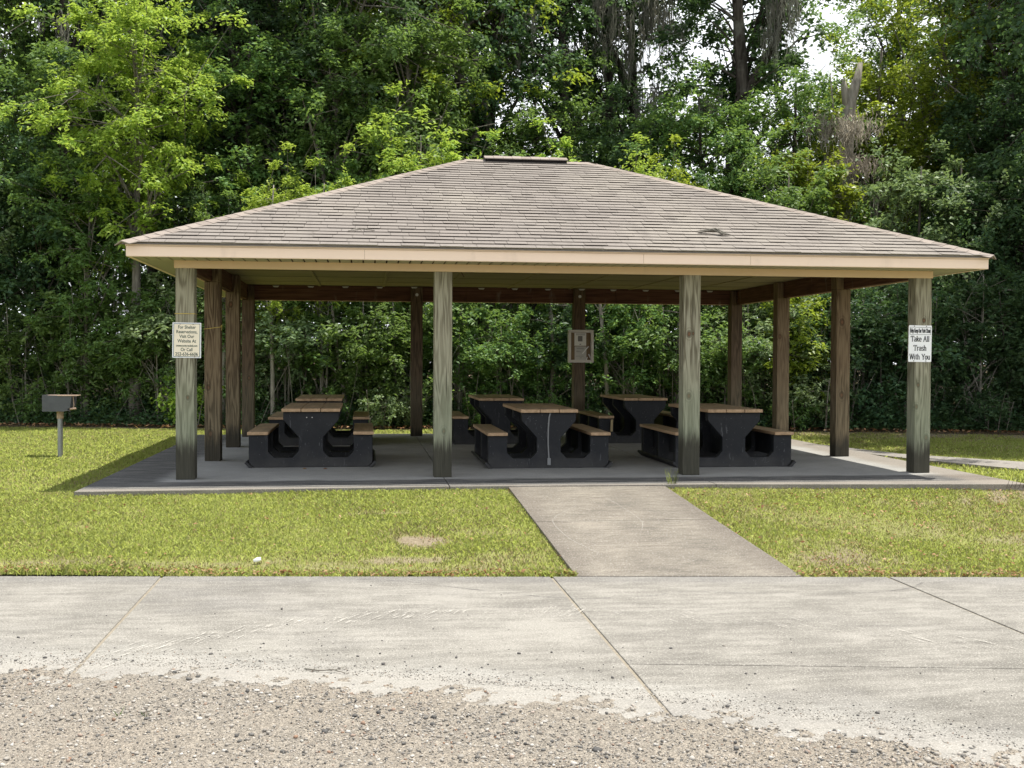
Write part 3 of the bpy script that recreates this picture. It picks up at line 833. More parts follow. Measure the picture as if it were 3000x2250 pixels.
for tb, p in ((tabs[4], (-.60, .30, .30)), (tabs[5], (-.58, .0, .30))):
    m = MB(); m.obox(p, (.018, 0, 0), (0, .02, 0), (0.004, 0, .10)); m.build('wood_scrap', M['wood_bit'], tb)

# small litter on the slab
for x, y, lb in ((1.30, 1.17, 'curled dead leaf on slab in front of the left table'), (1.56, 1.13, 'thin dead leaf on slab near the front post')):
    m = MB(); m.add([(x - .03, y - .014, .004), (x, y - .02, .020), (x + .032, y, .004), (x, y + .018, .018)], [(0, 1, 2, 3)])
    m.add([(x - .03, y - .014, .0045), (x, y - .02, .0205), (x + .032, y, .0045), (x, y + .018, .0185)], [(3, 2, 1, 0)])
    tag(m.build('dead_leaf', M['litter']), lb, 'leaf', 'dead leaves on the slab')

# ------------------------------------------------------------------ signs
def text_part(name, body, size, x, z, y, mat, parent, sx=1.0, bold=0.0):
    cu = bpy.data.curves.new('lettering', 'FONT'); cu.body = body; cu.size = size; cu.align_x = 'CENTER'; cu.extrude = .0006; cu.offset = bold
    tmp = bpy.data.objects.new('lettering', cu); COL.objects.link(tmp)
    dg = bpy.context.evaluated_depsgraph_get(); dg.update()
    me = bpy.data.meshes.new_from_object(tmp.evaluated_get(dg)); me.name = name
    bpy.data.objects.remove(tmp); bpy.data.curves.remove(cu)
    me.materials.clear(); me.materials.append(mat)
    o = bpy.data.objects.new(name, me)
    o.matrix_local = Matrix.Translation((x, y, z)) @ Matrix.Rotation(math.radians(90), 4, 'X') @ Matrix.Diagonal((sx, 1, 1, 1))
    return link(o, parent)
def rrect(x0, x1, z0, z1, r, n=5):
    p = []
    for cx, cz, a in ((x1 - r, z0 + r, -90), (x1 - r, z1 - r, 0), (x0 + r, z1 - r, 90), (x0 + r, z0 + r, 180)):
        for k in range(n + 1):
            t_ = math.radians(a + 90 * k / n); p.append((cx + r * math.cos(t_), cz + r * math.sin(t_)))
    return p
def frame(m, x0, x1, z0, z1, w, y0, y1):
    m.box(x0, x1, y0, y1, z1 - w, z1); m.box(x0, x1, y0, y1, z0, z0 + w)
    m.box(x0, x0 + w, y0, y1, z0 + w, z1 - w); m.box(x1 - w, x1, y0, y1, z0 + w, z1 - w)
def screws(parent, pts, y):
    for x, z in pts:
        m = MB(); m.tube([(x, y, z), (x, y - .004, z)], .007, 8); m.build('screw', M['screw'], parent)

S1 = tag(empty('notice_sign', (.022, -.002, 1.612)), 'cream rectangular sign about shelter reservations on the front left post', 'sign')
S1.rotation_euler = (0, math.radians(.7), 0)
m = MB(); m.prism_y(rrect(-.161, .161, -.203, .203, .006), -.007, 0); m.build('sign_board', M['white'], S1)
m = MB(); m.box(-.146, .146, -.0085, -.007, -.189, .189); m.build('sign_face', M['cream'], S1)
m = MB(); frame(m, -.149, .149, -.192, .192, .006, -.0095, -.0086); m.build('sign_border', M['ink_blue'], S1)
ys = -.0092
for body, z, s, sx in (('For Shelter', .133, .053, .83), ('Reservations,', .080, .053, .83), ('Visit Our', .027, .053, .83), ('Website At', -.026, .053, .83),
                       ('cravencounty.recdesk.com', -.074, .036, .615), ('Or Call', -.125, .053, .83), ('252-636-6606', -.177, .053, .85)):
    text_part('lettering', body, s, 0, z, ys, M['ink_green'], S1, sx, .0007)
screws(S1, [(-.075, .187), (.07, .186), (-.085, -.187), (.09, -.188)], -.0095)

# slab-serif stroke letters (pen widths drawn as boxes), unit height 1 = capital height
def arc(cx, cy, rx, ry, a0, a1, n=9):
    return [(cx + rx * math.cos(math.radians(a0 + (a1 - a0) * i / n)), cy + ry * math.sin(math.radians(a0 + (a1 - a0) * i / n))) for i in range(n + 1)]
def sf(x, y, w=.13): return [(x - w, y), (x + w, y)]
GL = {
 'T': (.74, [[(.37, 0), (.37, 1)], [(.04, 1), (.70, 1)], [(.04, 1), (.04, .78)], [(.70, 1), (.70, .78)], sf(.37, 0)]),
 'A': (.80, [[(.08, 0), (.38, 1), (.70, 0)], [(.20, .36), (.58, .36)], sf(.08, 0, .1), sf(.70, 0, .12)]),
 'W': (1.05, [[(.06, 1), (.28, 0), (.52, .95), (.76, 0), (.98, 1)], sf(.08, 1, .1), sf(.52, 1, .1), sf(.96, 1, .1)]),
 'Y': (.78, [[(.06, 1), (.38, .46), (.70, 1)], [(.38, .46), (.38, 0)], sf(.08, 1, .1), sf(.68, 1, .1), sf(.38, 0)]),
 'H': (.82, [[(.14, 0), (.14, 1)], [(.66, 0), (.66, 1)], [(.14, .5), (.66, .5)], sf(.14, 0, .11), sf(.14, 1, .11), sf(.66, 0, .11), sf(.66, 1, .11)]),
 'K': (.80, [[(.14, 0), (.14, 1)], [(.66, 1), (.16, .42)], [(.32, .58), (.68, 0)], sf(.14, 0, .11), sf(.14, 1, .11), sf(.66, 1, .1), sf(.68, 0, .1)]),
 'O': (.80, [arc(.40, .5, .33, .5, 0, 360, 18)]),
 'P': (.72, [[(.14, 0), (.14, 1)], [(.14, 1), (.42, 1)] , arc(.42, .74, .24, .26, 90, -90), [(.42, .48), (.14, .48)], sf(.14, 0, .12)]),
 'C': (.76, [arc(.42, .5, .34, .5, 50, 310, 16), [(.64, .88), (.64, .68)]]),
 'a': (.60, [arc(.28, .48, .19, .2, 150, 0), [(.47, .48), (.47, .06), (.56, .02)], arc(.27, .19, .2, .19, 20, 340, 14)]),
 'k': (.62, [[(.12, 0), (.12, 1), (.03, 1)], [(.48, .66), (.14, .28)], [(.26, .40), (.52, 0)], sf(.12, 0, .09), sf(.5, .66, .08), sf(.52, 0, .08)]),
 'e': (.56, [[(.08, .36), (.48, .36)], arc(.28, .34, .21, .34, 0, 320, 16)]),
 'l': (.32, [[(.16, 0), (.16, 1), (.06, 1)], sf(.16, 0, .11)]),
 'r': (.48, [[(.14, 0), (.14, .68), (.05, .68)], arc(.30, .46, .16, .2, 170, 40), sf(.14, 0, .1)]),
 's': (.50, [arc(.25, .51, .17, .17, 20, 270, 10), arc(.25, .17, .18, .17, 90, -160, 10)]),
 'h': (.64, [[(.13, 0), (.13, 1), (.03, 1)], arc(.31, .44, .18, .24, 180, 0), [(.49, .44), (.49, 0)], sf(.13, 0, .09), sf(.49, 0, .09)]),
 'i': (.32, [[(.16, 0), (.16, .68), (.06, .68)], [(.14, .92), (.19, .92)], sf(.16, 0, .11)]),
 't': (.42, [[(.18, .92), (.18, .12), (.26, .02), (.38, .06)], [(.05, .67), (.36, .67)]]),
 'o': (.58, [arc(.28, .34, .22, .34, 0, 360, 16)]),
 'u': (.64, [[(.03, .68), (.12, .68), (.12, .22)], arc(.29, .22, .17, .21, 180, 340), [(.38, .68), (.48, .68), (.48, 0), (.57, 0)]]),
 'n': (.64, [[(.03, .68), (.13, .68), (.13, 0)], arc(.31, .44, .18, .24, 180, 0), [(.49, .44), (.49, 0)], sf(.13, 0, .09), sf(.49, 0, .09)]),
 'p': (.60, [[(.03, .68), (.13, .68), (.13, -.3)], arc(.31, .34, .2, .34, 160, -160, 14), sf(.13, -.3, .09)]),
}
def stroke_text(body, x, z, h, width, y, parent, mat, pen=.11):
    tot = sum(.42 if ch == ' ' else GL[ch][0] for ch in body); sx = width / tot
    m = MB(); cx = x - width / 2
    for ch in body:
        if ch == ' ': cx += .42 * sx; continue
        w, strokes = GL[ch]
        for st in strokes:
            for a, b_ in zip(st[:-1], st[1:]):
                A = Vector((cx + a[0] * sx, y, z + a[1] * h)); B = Vector((cx + b_[0] * sx, y, z + b_[1] * h))
                d = B - A
                if d.length < 1e-6: continue
                vert = abs(d.z) / d.length
                pw = pen * h * (.30 + .28 * vert) 
                dn = d.normalized()
                m.obox((A + B) / 2, dn * (d.length / 2 + pw * .35), Vector((0, .0006, 0)), dn.cross(Vector((0, 1, 0))) * pw)
        cx += w * sx
    return m.build('lettering', mat, parent)
S2 = tag(empty('notice_sign', (8.953, -.002, 1.623)), 'white sign telling visitors to take trash with them on front right post', 'sign')
S2.rotation_euler = (0, math.radians(.6), 0)
m = MB(); m.prism_y(rrect(-.152, .152, -.229, .229, .014), -.006, 0); m.build('sign_board', M['white'], S2)
m = MB(); frame(m, -.138, .138, .112, .206, .0035, -.0075, -.0062); m.build('sign_border', M['ink_black'], S2)
stroke_text('Help Keep Our Park Clean', 0, .138, .050, .264, -.0072, S2, M['ink_black'], .10)
stroke_text('Take All', 0, .028, .066, .246, -.0072, S2, M['ink_black'], .13)
stroke_text('Trash', 0, -.086, .066, .172, -.0072, S2, M['ink_black'], .13)
stroke_text('With You', 0, -.196, .066, .272, -.0072, S2, M['ink_black'], .13)
screws(S2, [(-.08, .218), (.08, .218), (-.08, -.216), (.08, -.216)], -.006)

# notice case on the third back post
NC = tag(empty('notice_case', (6.012, YB - .004, 1.648)), 'glazed notice case with grey frame and papers on a back post', 'notice case')
m = MB(); frame(m, -.237, .237, -.302, .302, .052, -.07, 0); frame(m, -.225, .225, -.29, .29, .018, -.082, -.0705); m.build('case_frame', M['case'], NC, bevel=.004)
m = MB(); m.box(-.186, .186, -.016, -.002, -.251, .251); m.build('back_panel', M['cork'], NC)
m = MB(); m.box(-.115, .105, -.021, -.018, .01, .245); pa = m.build('notice_paper', M['paper'], NC)
m = MB()
m.box(-.05, .035, -.0225, -.0212, .09, .19)
for z_ in (.228, .215, .203): m.box(-.09, .085, -.0225, -.0212, z_, z_ + .005)
m.box(-.02, .01, -.0225, -.0212, .03, .045)
m.build('print', M['print'], pa)
m = MB(); m.box(-.110, .110, -.021, -.018, -.251, -.002); pb = m.build('notice_paper', M['paper_dim'], NC)
m = MB()
for z_, a, b_ in ((-.035, -.08, .07), (-.05, -.07, .06), (-.09, -.08, -.02), (-.105, -.08, .02), (-.185, -.09, .06), (-.215, -.01, .02)): m.box(a, b_, -.0225, -.0212, z_, z_ + .006)
m.build('print', M['print'], pb)
m = MB(); m.obox((.092, -.03, -.068), (.058, 0, .068), (0, .004, 0), (.007, .0, -.006)); m.build('paper_scrap', M['scrap'], NC)
m = MB(); m.obox((.172, -.03, -.19), (.022, 0, -.046), (0, .004, 0), (.008, 0, .004)); m.obox((.118, -.03, -.225), (.008, 0, .028), (0, .004, 0), (.006, 0, -.002)); m.build('paper_scrap', M['scrap'], NC)
m = MB(); m.box(.198, .206, -.09, -.083, .035, .10); m.tube([(.202, -.086, .005), (.202, -.098, .005)], .013, 10); m.build('latch', M['bolt'], NC)

# ------------------------------------------------------------------ grill
GR = tag(empty('grill', (-2.37, 3.92, -.045)), 'grey steel pedestal grill on a pole standing in the left lawn', 'grill')
m = MB(); m.tube([(0, 0, -.1), (0, 0, .56)], .037, 16); m.build('pole', M['pole'], GR, smooth=False)
m = MB(); m.tube([(0, 0, .555), (0, 0, .68)], .048, 16); m.build('sleeve', M['rust'], GR)
m = MB()
# firebox: open to the right, sloping lower right corner, thin walls
x0, x1, z0, z1, y0, y1 = -.21, .20, .665, .905, -.17, .17
side = [(x0, z0), (x1 - .10, z0), (x1 - .02, z0 + .06), (x1, z0 + .20), (x1, z1 - .01), (x0, z1)]
m.prism_y(side, y0, y0 + .006); m.prism_y(side, y1 - .006, y1)
m.box(x0, x1 - .10, y0 + .007, y1 - .007, z0 + .001, z0 + .008); m.box(x0 + .001, x0 + .008, y0 + .007, y1 - .007, z0 + .009, z1)
m.box(x0 + .02, x1 - .02, y0 - .001, y0 - .0003, z0 + .05, z0 + .053); m.box(x0 + .02, x1 - .02, y0 - .001, y0 - .0003, z0 + .10, z0 + .103)
m.build('firebox', M['steel'], GR, bevel=.002)
m = MB()
for k in range(13): m.tube([(x0 + .02, y0 + .02 + k * .025, z1 - .012), (x1 + .05, y0 + .02 + k * .025, z1 - .012)], .005, 5)
m.tube([(x1 + .05, y0 + .015, z1 - .012), (x1 + .05, y1 - .015, z1 - .012)], .007, 6)
m.box(x0 + .22, x1 + .08, y0 - .012, y0 + .004, z1 - .016, z1 - .004)
m.build('grate', M['rust'], GR)
m = MB(); m.tube([(x1 + .02, y0 + .02, z1 - .02), (x1 + .03, y0 + .02, z0 + .09), (x1 + .02, y0 + .02, z0 + .045)], .006, 6); m.tube([(x1 - .02, y0 + .0, z0 + .035), (x1 + .065, y0 + .0, z0 + .045)], .014, 8)
m.build('handle', M['rust'], GR)

# white plastic lid lying in the lawn
px, py = 1.17, -3.95; pz = float(lawn_z(px, py))
m = MB(); m.tube([(px - .03, py, pz + .028), (px, py + .004, pz + .036), (px + .03, py + .01, pz + .046)], [.012, .02, .014], 10)
o = m.build('plastic_scrap', M['plastic'], smooth=True); o.scale = (1, 1, 1)
tag(o, 'small white plastic scrap lying in the grass near the sidewalk', 'litter')

# ------------------------------------------------------------------ vegetation
def unit(a): return a / np.maximum(np.linalg.norm(a, axis=-1, keepdims=True), 1e-9)
def leaf_quads(P, D, Nrm, L, W, fold=.18):
    """P centre, D direction, Nrm rough normal, L/W arrays"""
    D = unit(D); S = unit(np.cross(D, Nrm)); N = np.cross(S, D)
    L = L[:, None]; W = W[:, None]
    a = P - D * L * .5; c = P + D * L * .5 - N * L * .10
    b = P - D * L * .06 + S * W * .5 + N * W * fold; d = P - D * L * .06 - S * W * .5 + N * W * fold
    V = np.stack([a, b, c, d], 1).reshape(-1, 3)
    return V, np.arange(len(V)).reshape(-1, 4)
def crown_leaves(clusters, n, L, W, rs, spread=.45, flat=.55, droop=.25, upn=.75):
    C = np.array([c[0] for c in clusters]); O = np.array([c[1] for c in clusters])
    tw = 7
    ci = np.repeat(np.arange(len(C)), tw)
    td = O[ci] * .55 + rs.normal(0, .75, (len(ci), 3)); td[:, 2] *= flat; td = unit(td)
    tl = spread * rs.uniform(.5, 1.3, len(ci)) * np.array([c[2] for c in clusters])[ci]
    k = rs.randint(0, len(ci), n); t = rs.uniform(.08, 1.05, n) ** .8
    P = C[ci[k]] + td[k] * (tl[k] * t)[:, None] + rs.normal(0, .05 * spread / .45, (n, 3))
    P[:, 2] -= droop * tl[k] * t * t
    sd = np.where(rs.rand(n) < .5, -1, 1)[:, None]
    sidev = unit(np.cross(td[k], np.array([0, 0, 1.0]) + rs.normal(0, .25, (n, 3))))
    D = td[k] * .75 + sidev * sd * .85 + rs.normal(0, .25, (n, 3)); D[:, 2] -= .22
    N = np.array([0, 0, upn]) + rs.normal(0, .42, (n, 3)) + O[ci[k]] * .2
    return leaf_quads(P, D, N, L * rs.uniform(.65, 1.25, n), W * rs.uniform(.65, 1.25, n))
def bez(p, q, lift, n=5):
    p, q = Vector(p), Vector(q); m = (p + q) / 2 + Vector((0, 0, lift))
    return [(p * (1 - t) ** 2 + m * 2 * t * (1 - t) + q * t * t) for t in [i / n for i in range(n + 1)]]
def skeleton(rs, H, r0, lean=(0, 0), crown=(0, 0, 4, 1.5, 1.5, 2), nb=16, z0=.3, stems=1, sub=3, fork=None, top=.93):
    """-> trunk builder, clusters"""
    mb = MB(); cl = []
    cx, cy, cz, rx, ry, rz = crown
    for s in range(stems):
        a = rs.uniform(0, 6.28); off = (0 if stems == 1 else rs.uniform(.1, .4))
        bx, by = off * math.cos(a), off * math.sin(a)
        tx, ty = lean[0] + (cx - lean[0]) * .5 + bx * 1.8, lean[1] + by * 1.8
        Hs = H * top * (1 if s == 0 else rs.uniform(.6, .95)); pts = []; rad = []
        n = 9; ph = rs.uniform(0, 6, 2)
        for i in range(n + 1):
            t = i / n; w = .03 * H * t * (1 - .3 * t)
            pts.append((bx + (tx - bx) * t + w * math.sin(3.1 * t + ph[0]) * .6, by + (ty - by) * t + w * math.sin(3.7 * t + ph[1]) * .6, -.15 + (Hs + .15) * t))
            rad.append(r0 * (1 if stems == 1 else .7) * (1.25 - .25 * min(1, t * 8)) * (1 - .82 * t) + .004)
        mb.tube(pts, rad, 8 if r0 > .1 else 6)
        for b in range(nb // stems):
            t = rs.uniform(z0, .97); k = t * n; i = min(int(k), n - 1); f = k - i
            p = Vector(pts[i]).lerp(Vector(pts[i + 1]), f); r = (rad[i] * (1 - f) + rad[i + 1] * f) * .55
            for _ in range(20):
                d = unit(rs.normal(0, 1, 3)); q = np.array([cx, cy, cz]) + d * np.array([rx, ry, rz]) * rs.uniform(.55, 1.0)
                if q[2] > p.z - .25 * rz and (q[2] - p.z) < 1.1 * rz: break
            q = Vector(q); bp = bez(p, q, .12 * (q - p).length)
            mb.tube(bp, [max(.005, r * (1 - .85 * i_ / 5)) for i_ in range(6)], 5, cap=False)
            out = np.array(unit(np.array([q.x - cx, q.y - cy, (q.z - cz) * .6])))
            cl.append((np.array(q), out, 1.0))
            if rs.rand() < .7: cl.append((np.array(bp[3]), out, .8))
            for _ in range(sub):
                st = bp[rs.randint(2, 5)]; e = st + Vector(rs.normal(0, 1, 3) * np.array([rx, ry, rz * .7]) * .33) + Vector((0, 0, .1))
                sp = bez(st, e, .04, 3); mb.tube(sp, [max(.004, r * .38 * (1 - .8 * i_ / 3)) for i_ in range(4)], 4, cap=False)
                out2 = np.array(unit(np.array([e.x - cx, e.y - cy, (e.z - cz) * .6]) + rs.normal(0, .2, 3)))
                cl.append((np.array(e), out2, rs.uniform(.6, 1.0)))
    return mb, cl
def moss_mesh(rs, name, n, r, l0, l1, mat, w=.010):
    """a beard of wavy strands gathered in tapering locks"""
    Vs = []; Fs = []; b = 0; SEG = 7
    locks = [(rs.uniform(-r, r), rs.uniform(-r, r) * .6, rs.uniform(-.5, .05) * (l1 * .5), (l0 + (l1 - l0) * rs.rand() ** 1.8)) for _ in range(max(5, n // 14))]
    for s in range(n):
        lx, ly, lz, L = locks[rs.randint(len(locks))]
        L = L * rs.uniform(.35, 1.0); x, y = rs.normal(0, .09, 2); z0 = lz + rs.normal(0, .10)
        ang = rs.uniform(0, 3.14); ph = rs.uniform(0, 6, 4); amp = rs.uniform(.02, .06)
        for i in range(SEG + 1):
            t = i / SEG; ww = w * rs.uniform(.5, 1.5) * (1 - .75 * t) + .0015
            px_ = lx + x * (1 - .65 * t) + amp * (math.sin(7 * t + ph[0]) + .5 * math.sin(17 * t + ph[2])) * (.3 + t)
            py_ = ly + y * (1 - .65 * t) + amp * (math.sin(6 * t + ph[1]) + .5 * math.sin(15 * t + ph[3])) * (.3 + t)
            Vs += [(px_ - ww * math.cos(ang), py_ - ww * math.sin(ang), z0 - L * t), (px_ + ww * math.cos(ang), py_ + ww * math.sin(ang), z0 - L * t)]
            ang += rs.normal(0, .5)
        for i in range(SEG): Fs.append((b + 2 * i, b + 2 * i + 1, b + 2 * i + 3, b + 2 * i + 2))
        b += 2 * (SEG + 1)
    return np_mesh(name, Vs, Fs, mat)

TEMPL = {}
def template(key, seed, name, H, r0, crown, leaves, L, W, bark, leafm, **kw):
    rs = np.random.RandomState(seed)
    lk = {k: kw.pop(k) for k in ('spread', 'flat', 'droop', 'upn') if k in kw}
    mb, cl = skeleton(rs, H, r0, crown=crown, **kw)
    V, F = crown_leaves(cl, leaves, L, W, rs, **lk)
    TEMPL[key] = (name, mb.mesh('trunk', M[bark], True), np_mesh('crown', V, F, M[leafm]))
template('shrub1', 11, 'shrub', 3.0, .035, (0, 0, 1.65, 1.15, 1.0, 1.45), 8500, .115, .048, 'bark_grey', 'leaf_mid', nb=34, z0=.08, stems=5, spread=.36)
template('shrub2', 12, 'shrub', 2.6, .03, (0, 0, 1.35, 1.25, 1.05, 1.2), 7500, .095, .05, 'bark_grey', 'leaf_mid', nb=30, z0=.08, stems=4, spread=.38)
template('shrub3', 13, 'shrub', 3.6, .04, (0, 0, 2.0, 1.1, 1.0, 1.6), 7000, .13, .05, 'bark_pale', 'leaf_mid', nb=28, z0=.12, stems=3, spread=.40)
template('low', 14, 'bush', 1.0, .015, (0, 0, .55, .55, .5, .45), 1700, .085, .042, 'bark_grey', 'leaf_bright', nb=14, z0=.05, stems=4, sub=2, spread=.22)
template('sap1', 21, 'young_tree', 6.2, .075, (0, 0, 4.2, 1.35, 1.25, 1.9), 9500, .12, .055, 'bark_grey', 'leaf_mid', nb=26, z0=.30, spread=.42)
template('sap2', 22, 'young_tree', 6.6, .06, (.2, 0, 4.6, 1.1, 1.1, 1.9), 6500, .13, .055, 'bark_pale', 'leaf_bright', nb=20, z0=.38, spread=.40)
template('sap3', 23, 'young_tree', 5.6, .065, (-.1, 0, 4.0, 1.5, 1.3, 1.5), 9000, .11, .06, 'bark_dark', 'leaf_dark', nb=26, z0=.30, spread=.42)
template('hero', 31, 'bright_tree', 9.4, .13, (0, 0, 6.9, 1.95, 1.8, 2.35), 25000, .12, .055, 'bark_grey', 'leaf_bright', nb=44, z0=.42, sub=4, spread=.46, flat=.4, upn=1.0)
template('tall1', 41, 'tall_tree', 15.5, .26, (0, 0, 10.6, 3.0, 2.8, 4.8), 29000, .15, .088, 'bark_dark', 'leaf_dark', nb=44, z0=.36, sub=5, spread=.75)
template('tall2', 42, 'tall_tree', 16.5, .24, (.4, 0, 11.3, 2.7, 2.6, 4.9), 15500, .155, .092, 'bark_dark', 'leaf_dark', nb=26, z0=.42, sub=4, spread=.72)
template('tall3', 43, 'tall_tree', 14.0, .22, (0, 0, 9.2, 3.0, 2.6, 4.2), 25000, .14, .078, 'bark_grey', 'leaf_mid', nb=42, z0=.34, sub=5, spread=.70)
template('mid1', 44, 'broad_tree', 9.0, .12, (0, 0, 6.0, 2.1, 1.9, 2.8), 21000, .12, .06, 'bark_dark', 'leaf_dark', nb=40, z0=.30, sub=4, spread=.52)
template('mid2', 45, 'broad_tree', 10.5, .14, (0, 0, 7.4, 2.3, 2.0, 2.7), 19000, .125, .066, 'bark_grey', 'leaf_olive', nb=36, z0=.42, sub=4, spread=.52)

def plant(key, x, y, label, cat, group=None, s=1.0, rz=None, leaf=None, sz=1.0, z=0.0, name=None):
    nm, tr, cr = TEMPL[key]
    r = empty(name or nm, (x, y, -.02 + z), rz if rz is not None else random.uniform(0, 6.28))
    r.scale = (s, s, s * sz)
    tag(r, label, cat, group)
    link(bpy.data.objects.new('trunk', tr), r)
    c = link(bpy.data.objects.new('crown', cr), r)
    if leaf:
        c.material_slots[0].link = 'OBJECT'; c.material_slots[0].material = M[leaf]
    return r
def add_moss(root, me, spots):
    for (x, y, z, s) in spots:
        o = bpy.data.objects.new('moss', me); o.scale = (s, s, s)
        iv = root.matrix_basis.inverted() if False else Matrix.LocRotScale(root.location, root.rotation_euler, root.scale).inverted()
        link(o, root); o.matrix_local = iv @ Matrix.Translation((x, y, z)) @ Matrix.Diagonal((s, s, s, 1))
rsm = np.random.RandomState(77)
MOSS = [moss_mesh(rsm, 'moss', 110, .34, .5, 2.6, M['moss'], .011), moss_mesh(rsm, 'moss', 80, .5, .3, 1.4, M['moss'], .010)]
MOSSB = moss_mesh(rsm, 'moss', 210, .62, .25, 1.0, M['moss_brown'], .009)

GS, GY, GT = 'shrubs along the edge of the wood', 'young trees behind the shrub edge', 'tall trees of the wood behind the shelter'
# front row of shrubs, left to right; dy = distance behind the lawn edge
shr = [
 (-6.6, 1.3, 'shrub1', 1.05, 'leaf_dark', 'dark green shrub at the far left edge of the lawn'),
 (-5.2, 1.2, 'shrub2', 1.15, 'leaf_mid', 'wide leafy shrub just left of the grill at the lawn edge'),
 (-4.2, 1.2, 'shrub3', .85, 'leaf_mid', 'bare stemmed shrub directly behind the grill'),
 (-3.2, 1.3, 'shrub1', 1.1, 'leaf_mid', 'broad green shrub to the right of the grill'),
 (-2.35, 1.0, 'shrub3', .95, 'leaf_mid', 'shrub left of the front left post behind the cream sign'),
 (-1.75, 1.3, 'shrub1', 1.12, 'leaf_grey', 'pale sunlit shrub showing above the cream sign left of the posts'),
 (-.7, 1.3, 'shrub2', 1.15, 'leaf_mid', 'shrub seen between the left row of posts'),
 (.3, 1.2, 'shrub1', 1.05, 'leaf_grey', 'pale shrub seen between the third left post and the back left post'),
 (1.3, 1.25, 'shrub3', 1.0, 'leaf_mid', 'slender stemmed shrub behind the left front table'),
 (2.2, 1.1, 'shrub1', .98, 'leaf_mid', 'leafy shrub left of the second back post behind the tables'),
 (3.1, 1.4, 'shrub2', 1.2, 'leaf_mid', 'green shrub directly behind the second back post'),
 (4.0, 1.1, 'shrub3', .88, 'leaf_mid', 'mid green shrub right of the second front post'),
 (4.95, 1.0, 'shrub1', .85, 'leaf_mid', 'mid green shrub behind the middle table with the conduit'),
 (5.75, .9, 'shrub2', .85, 'leaf_mid', 'fresh green shrub left of the notice case'),
 (6.6, 1.5, 'shrub3', 1.05, 'leaf_dark', 'dark shrub directly behind the notice case'),
 (7.6, 1.2, 'shrub3', .9, 'leaf_mid', 'thin twiggy shrub right of the notice case'),
 (8.5, 1.3, 'shrub1', .98, 'leaf_mid', 'green shrub behind the third front post'),
 (9.5, 1.3, 'shrub2', 1.15, 'leaf_mid', 'shrub left of the back right corner post'),
 (10.3, 1.3, 'shrub1', 1.05, 'leaf_grey', 'pale leaved shrub between the back right posts'),
 (11.2, 1.2, 'shrub3', .95, 'leaf_olive', 'light olive shrub between the two middle posts of the right row'),
 (12.1, 1.3, 'shrub1', 1.1, 'leaf_dark', 'dark shrub behind the second post of the right row'),
 (13.0, 1.3, 'shrub2', 1.2, 'leaf_dark', 'dark shrub left of the white trash sign'),
 (13.9, 1.4, 'shrub1', 1.05, 'leaf_dark', 'dark shrub just right of the white trash sign'),
 (14.8, 1.2, 'shrub3', .95, 'leaf_dark', 'dark shrub near the right edge behind the path'),
 (15.8, 1.3, 'shrub2', 1.2, 'leaf_dark', 'dark shrub at the far right edge of the lawn'),
 (17.0, 1.5, 'shrub1', 1.2, 'leaf_dark', 'dark shrub cut by the right edge of the picture'),
]
for x, dy, k, s, lf, lb in shr:
    plant(k, x, float(forest_y(x)) + dy, lb, 'shrub', GS, s * random.uniform(.96, 1.05), leaf=lf)
lows = [(-1.75, .25, 1.15, 'leaf_bright', 'small bright bush at lawn edge left of the cream sign post'), (1.35, .15, .8, 'leaf_mid', 'small bush peeping out left of the left front table'),
        (2.35, .1, .85, 'leaf_grey', 'pale sunlit bush right of the left front table'), (2.9, .2, .8, 'leaf_grey', 'low pale bush beside the second back post'),
        (4.6, .35, .9, 'leaf_mid', 'low bush behind the conduit table'), (10.9, .2, .9, 'leaf_mid', 'low bush right of the right front table'),
        (11.4, .6, 1.5, 'leaf_grey', 'pale narrow bush standing between the middle posts of the right row'), (-4.9, .3, .8, 'leaf_mid', 'low bush left of the grill'), (14.6, .4, .9, 'leaf_dark', 'low dark bush behind the path at the right')]
for x, dy, s, lf, lb in lows:
    plant('low', x, float(forest_y(x)) + dy, lb, 'bush', 'low bushes at the lawn edge', s, leaf=lf)

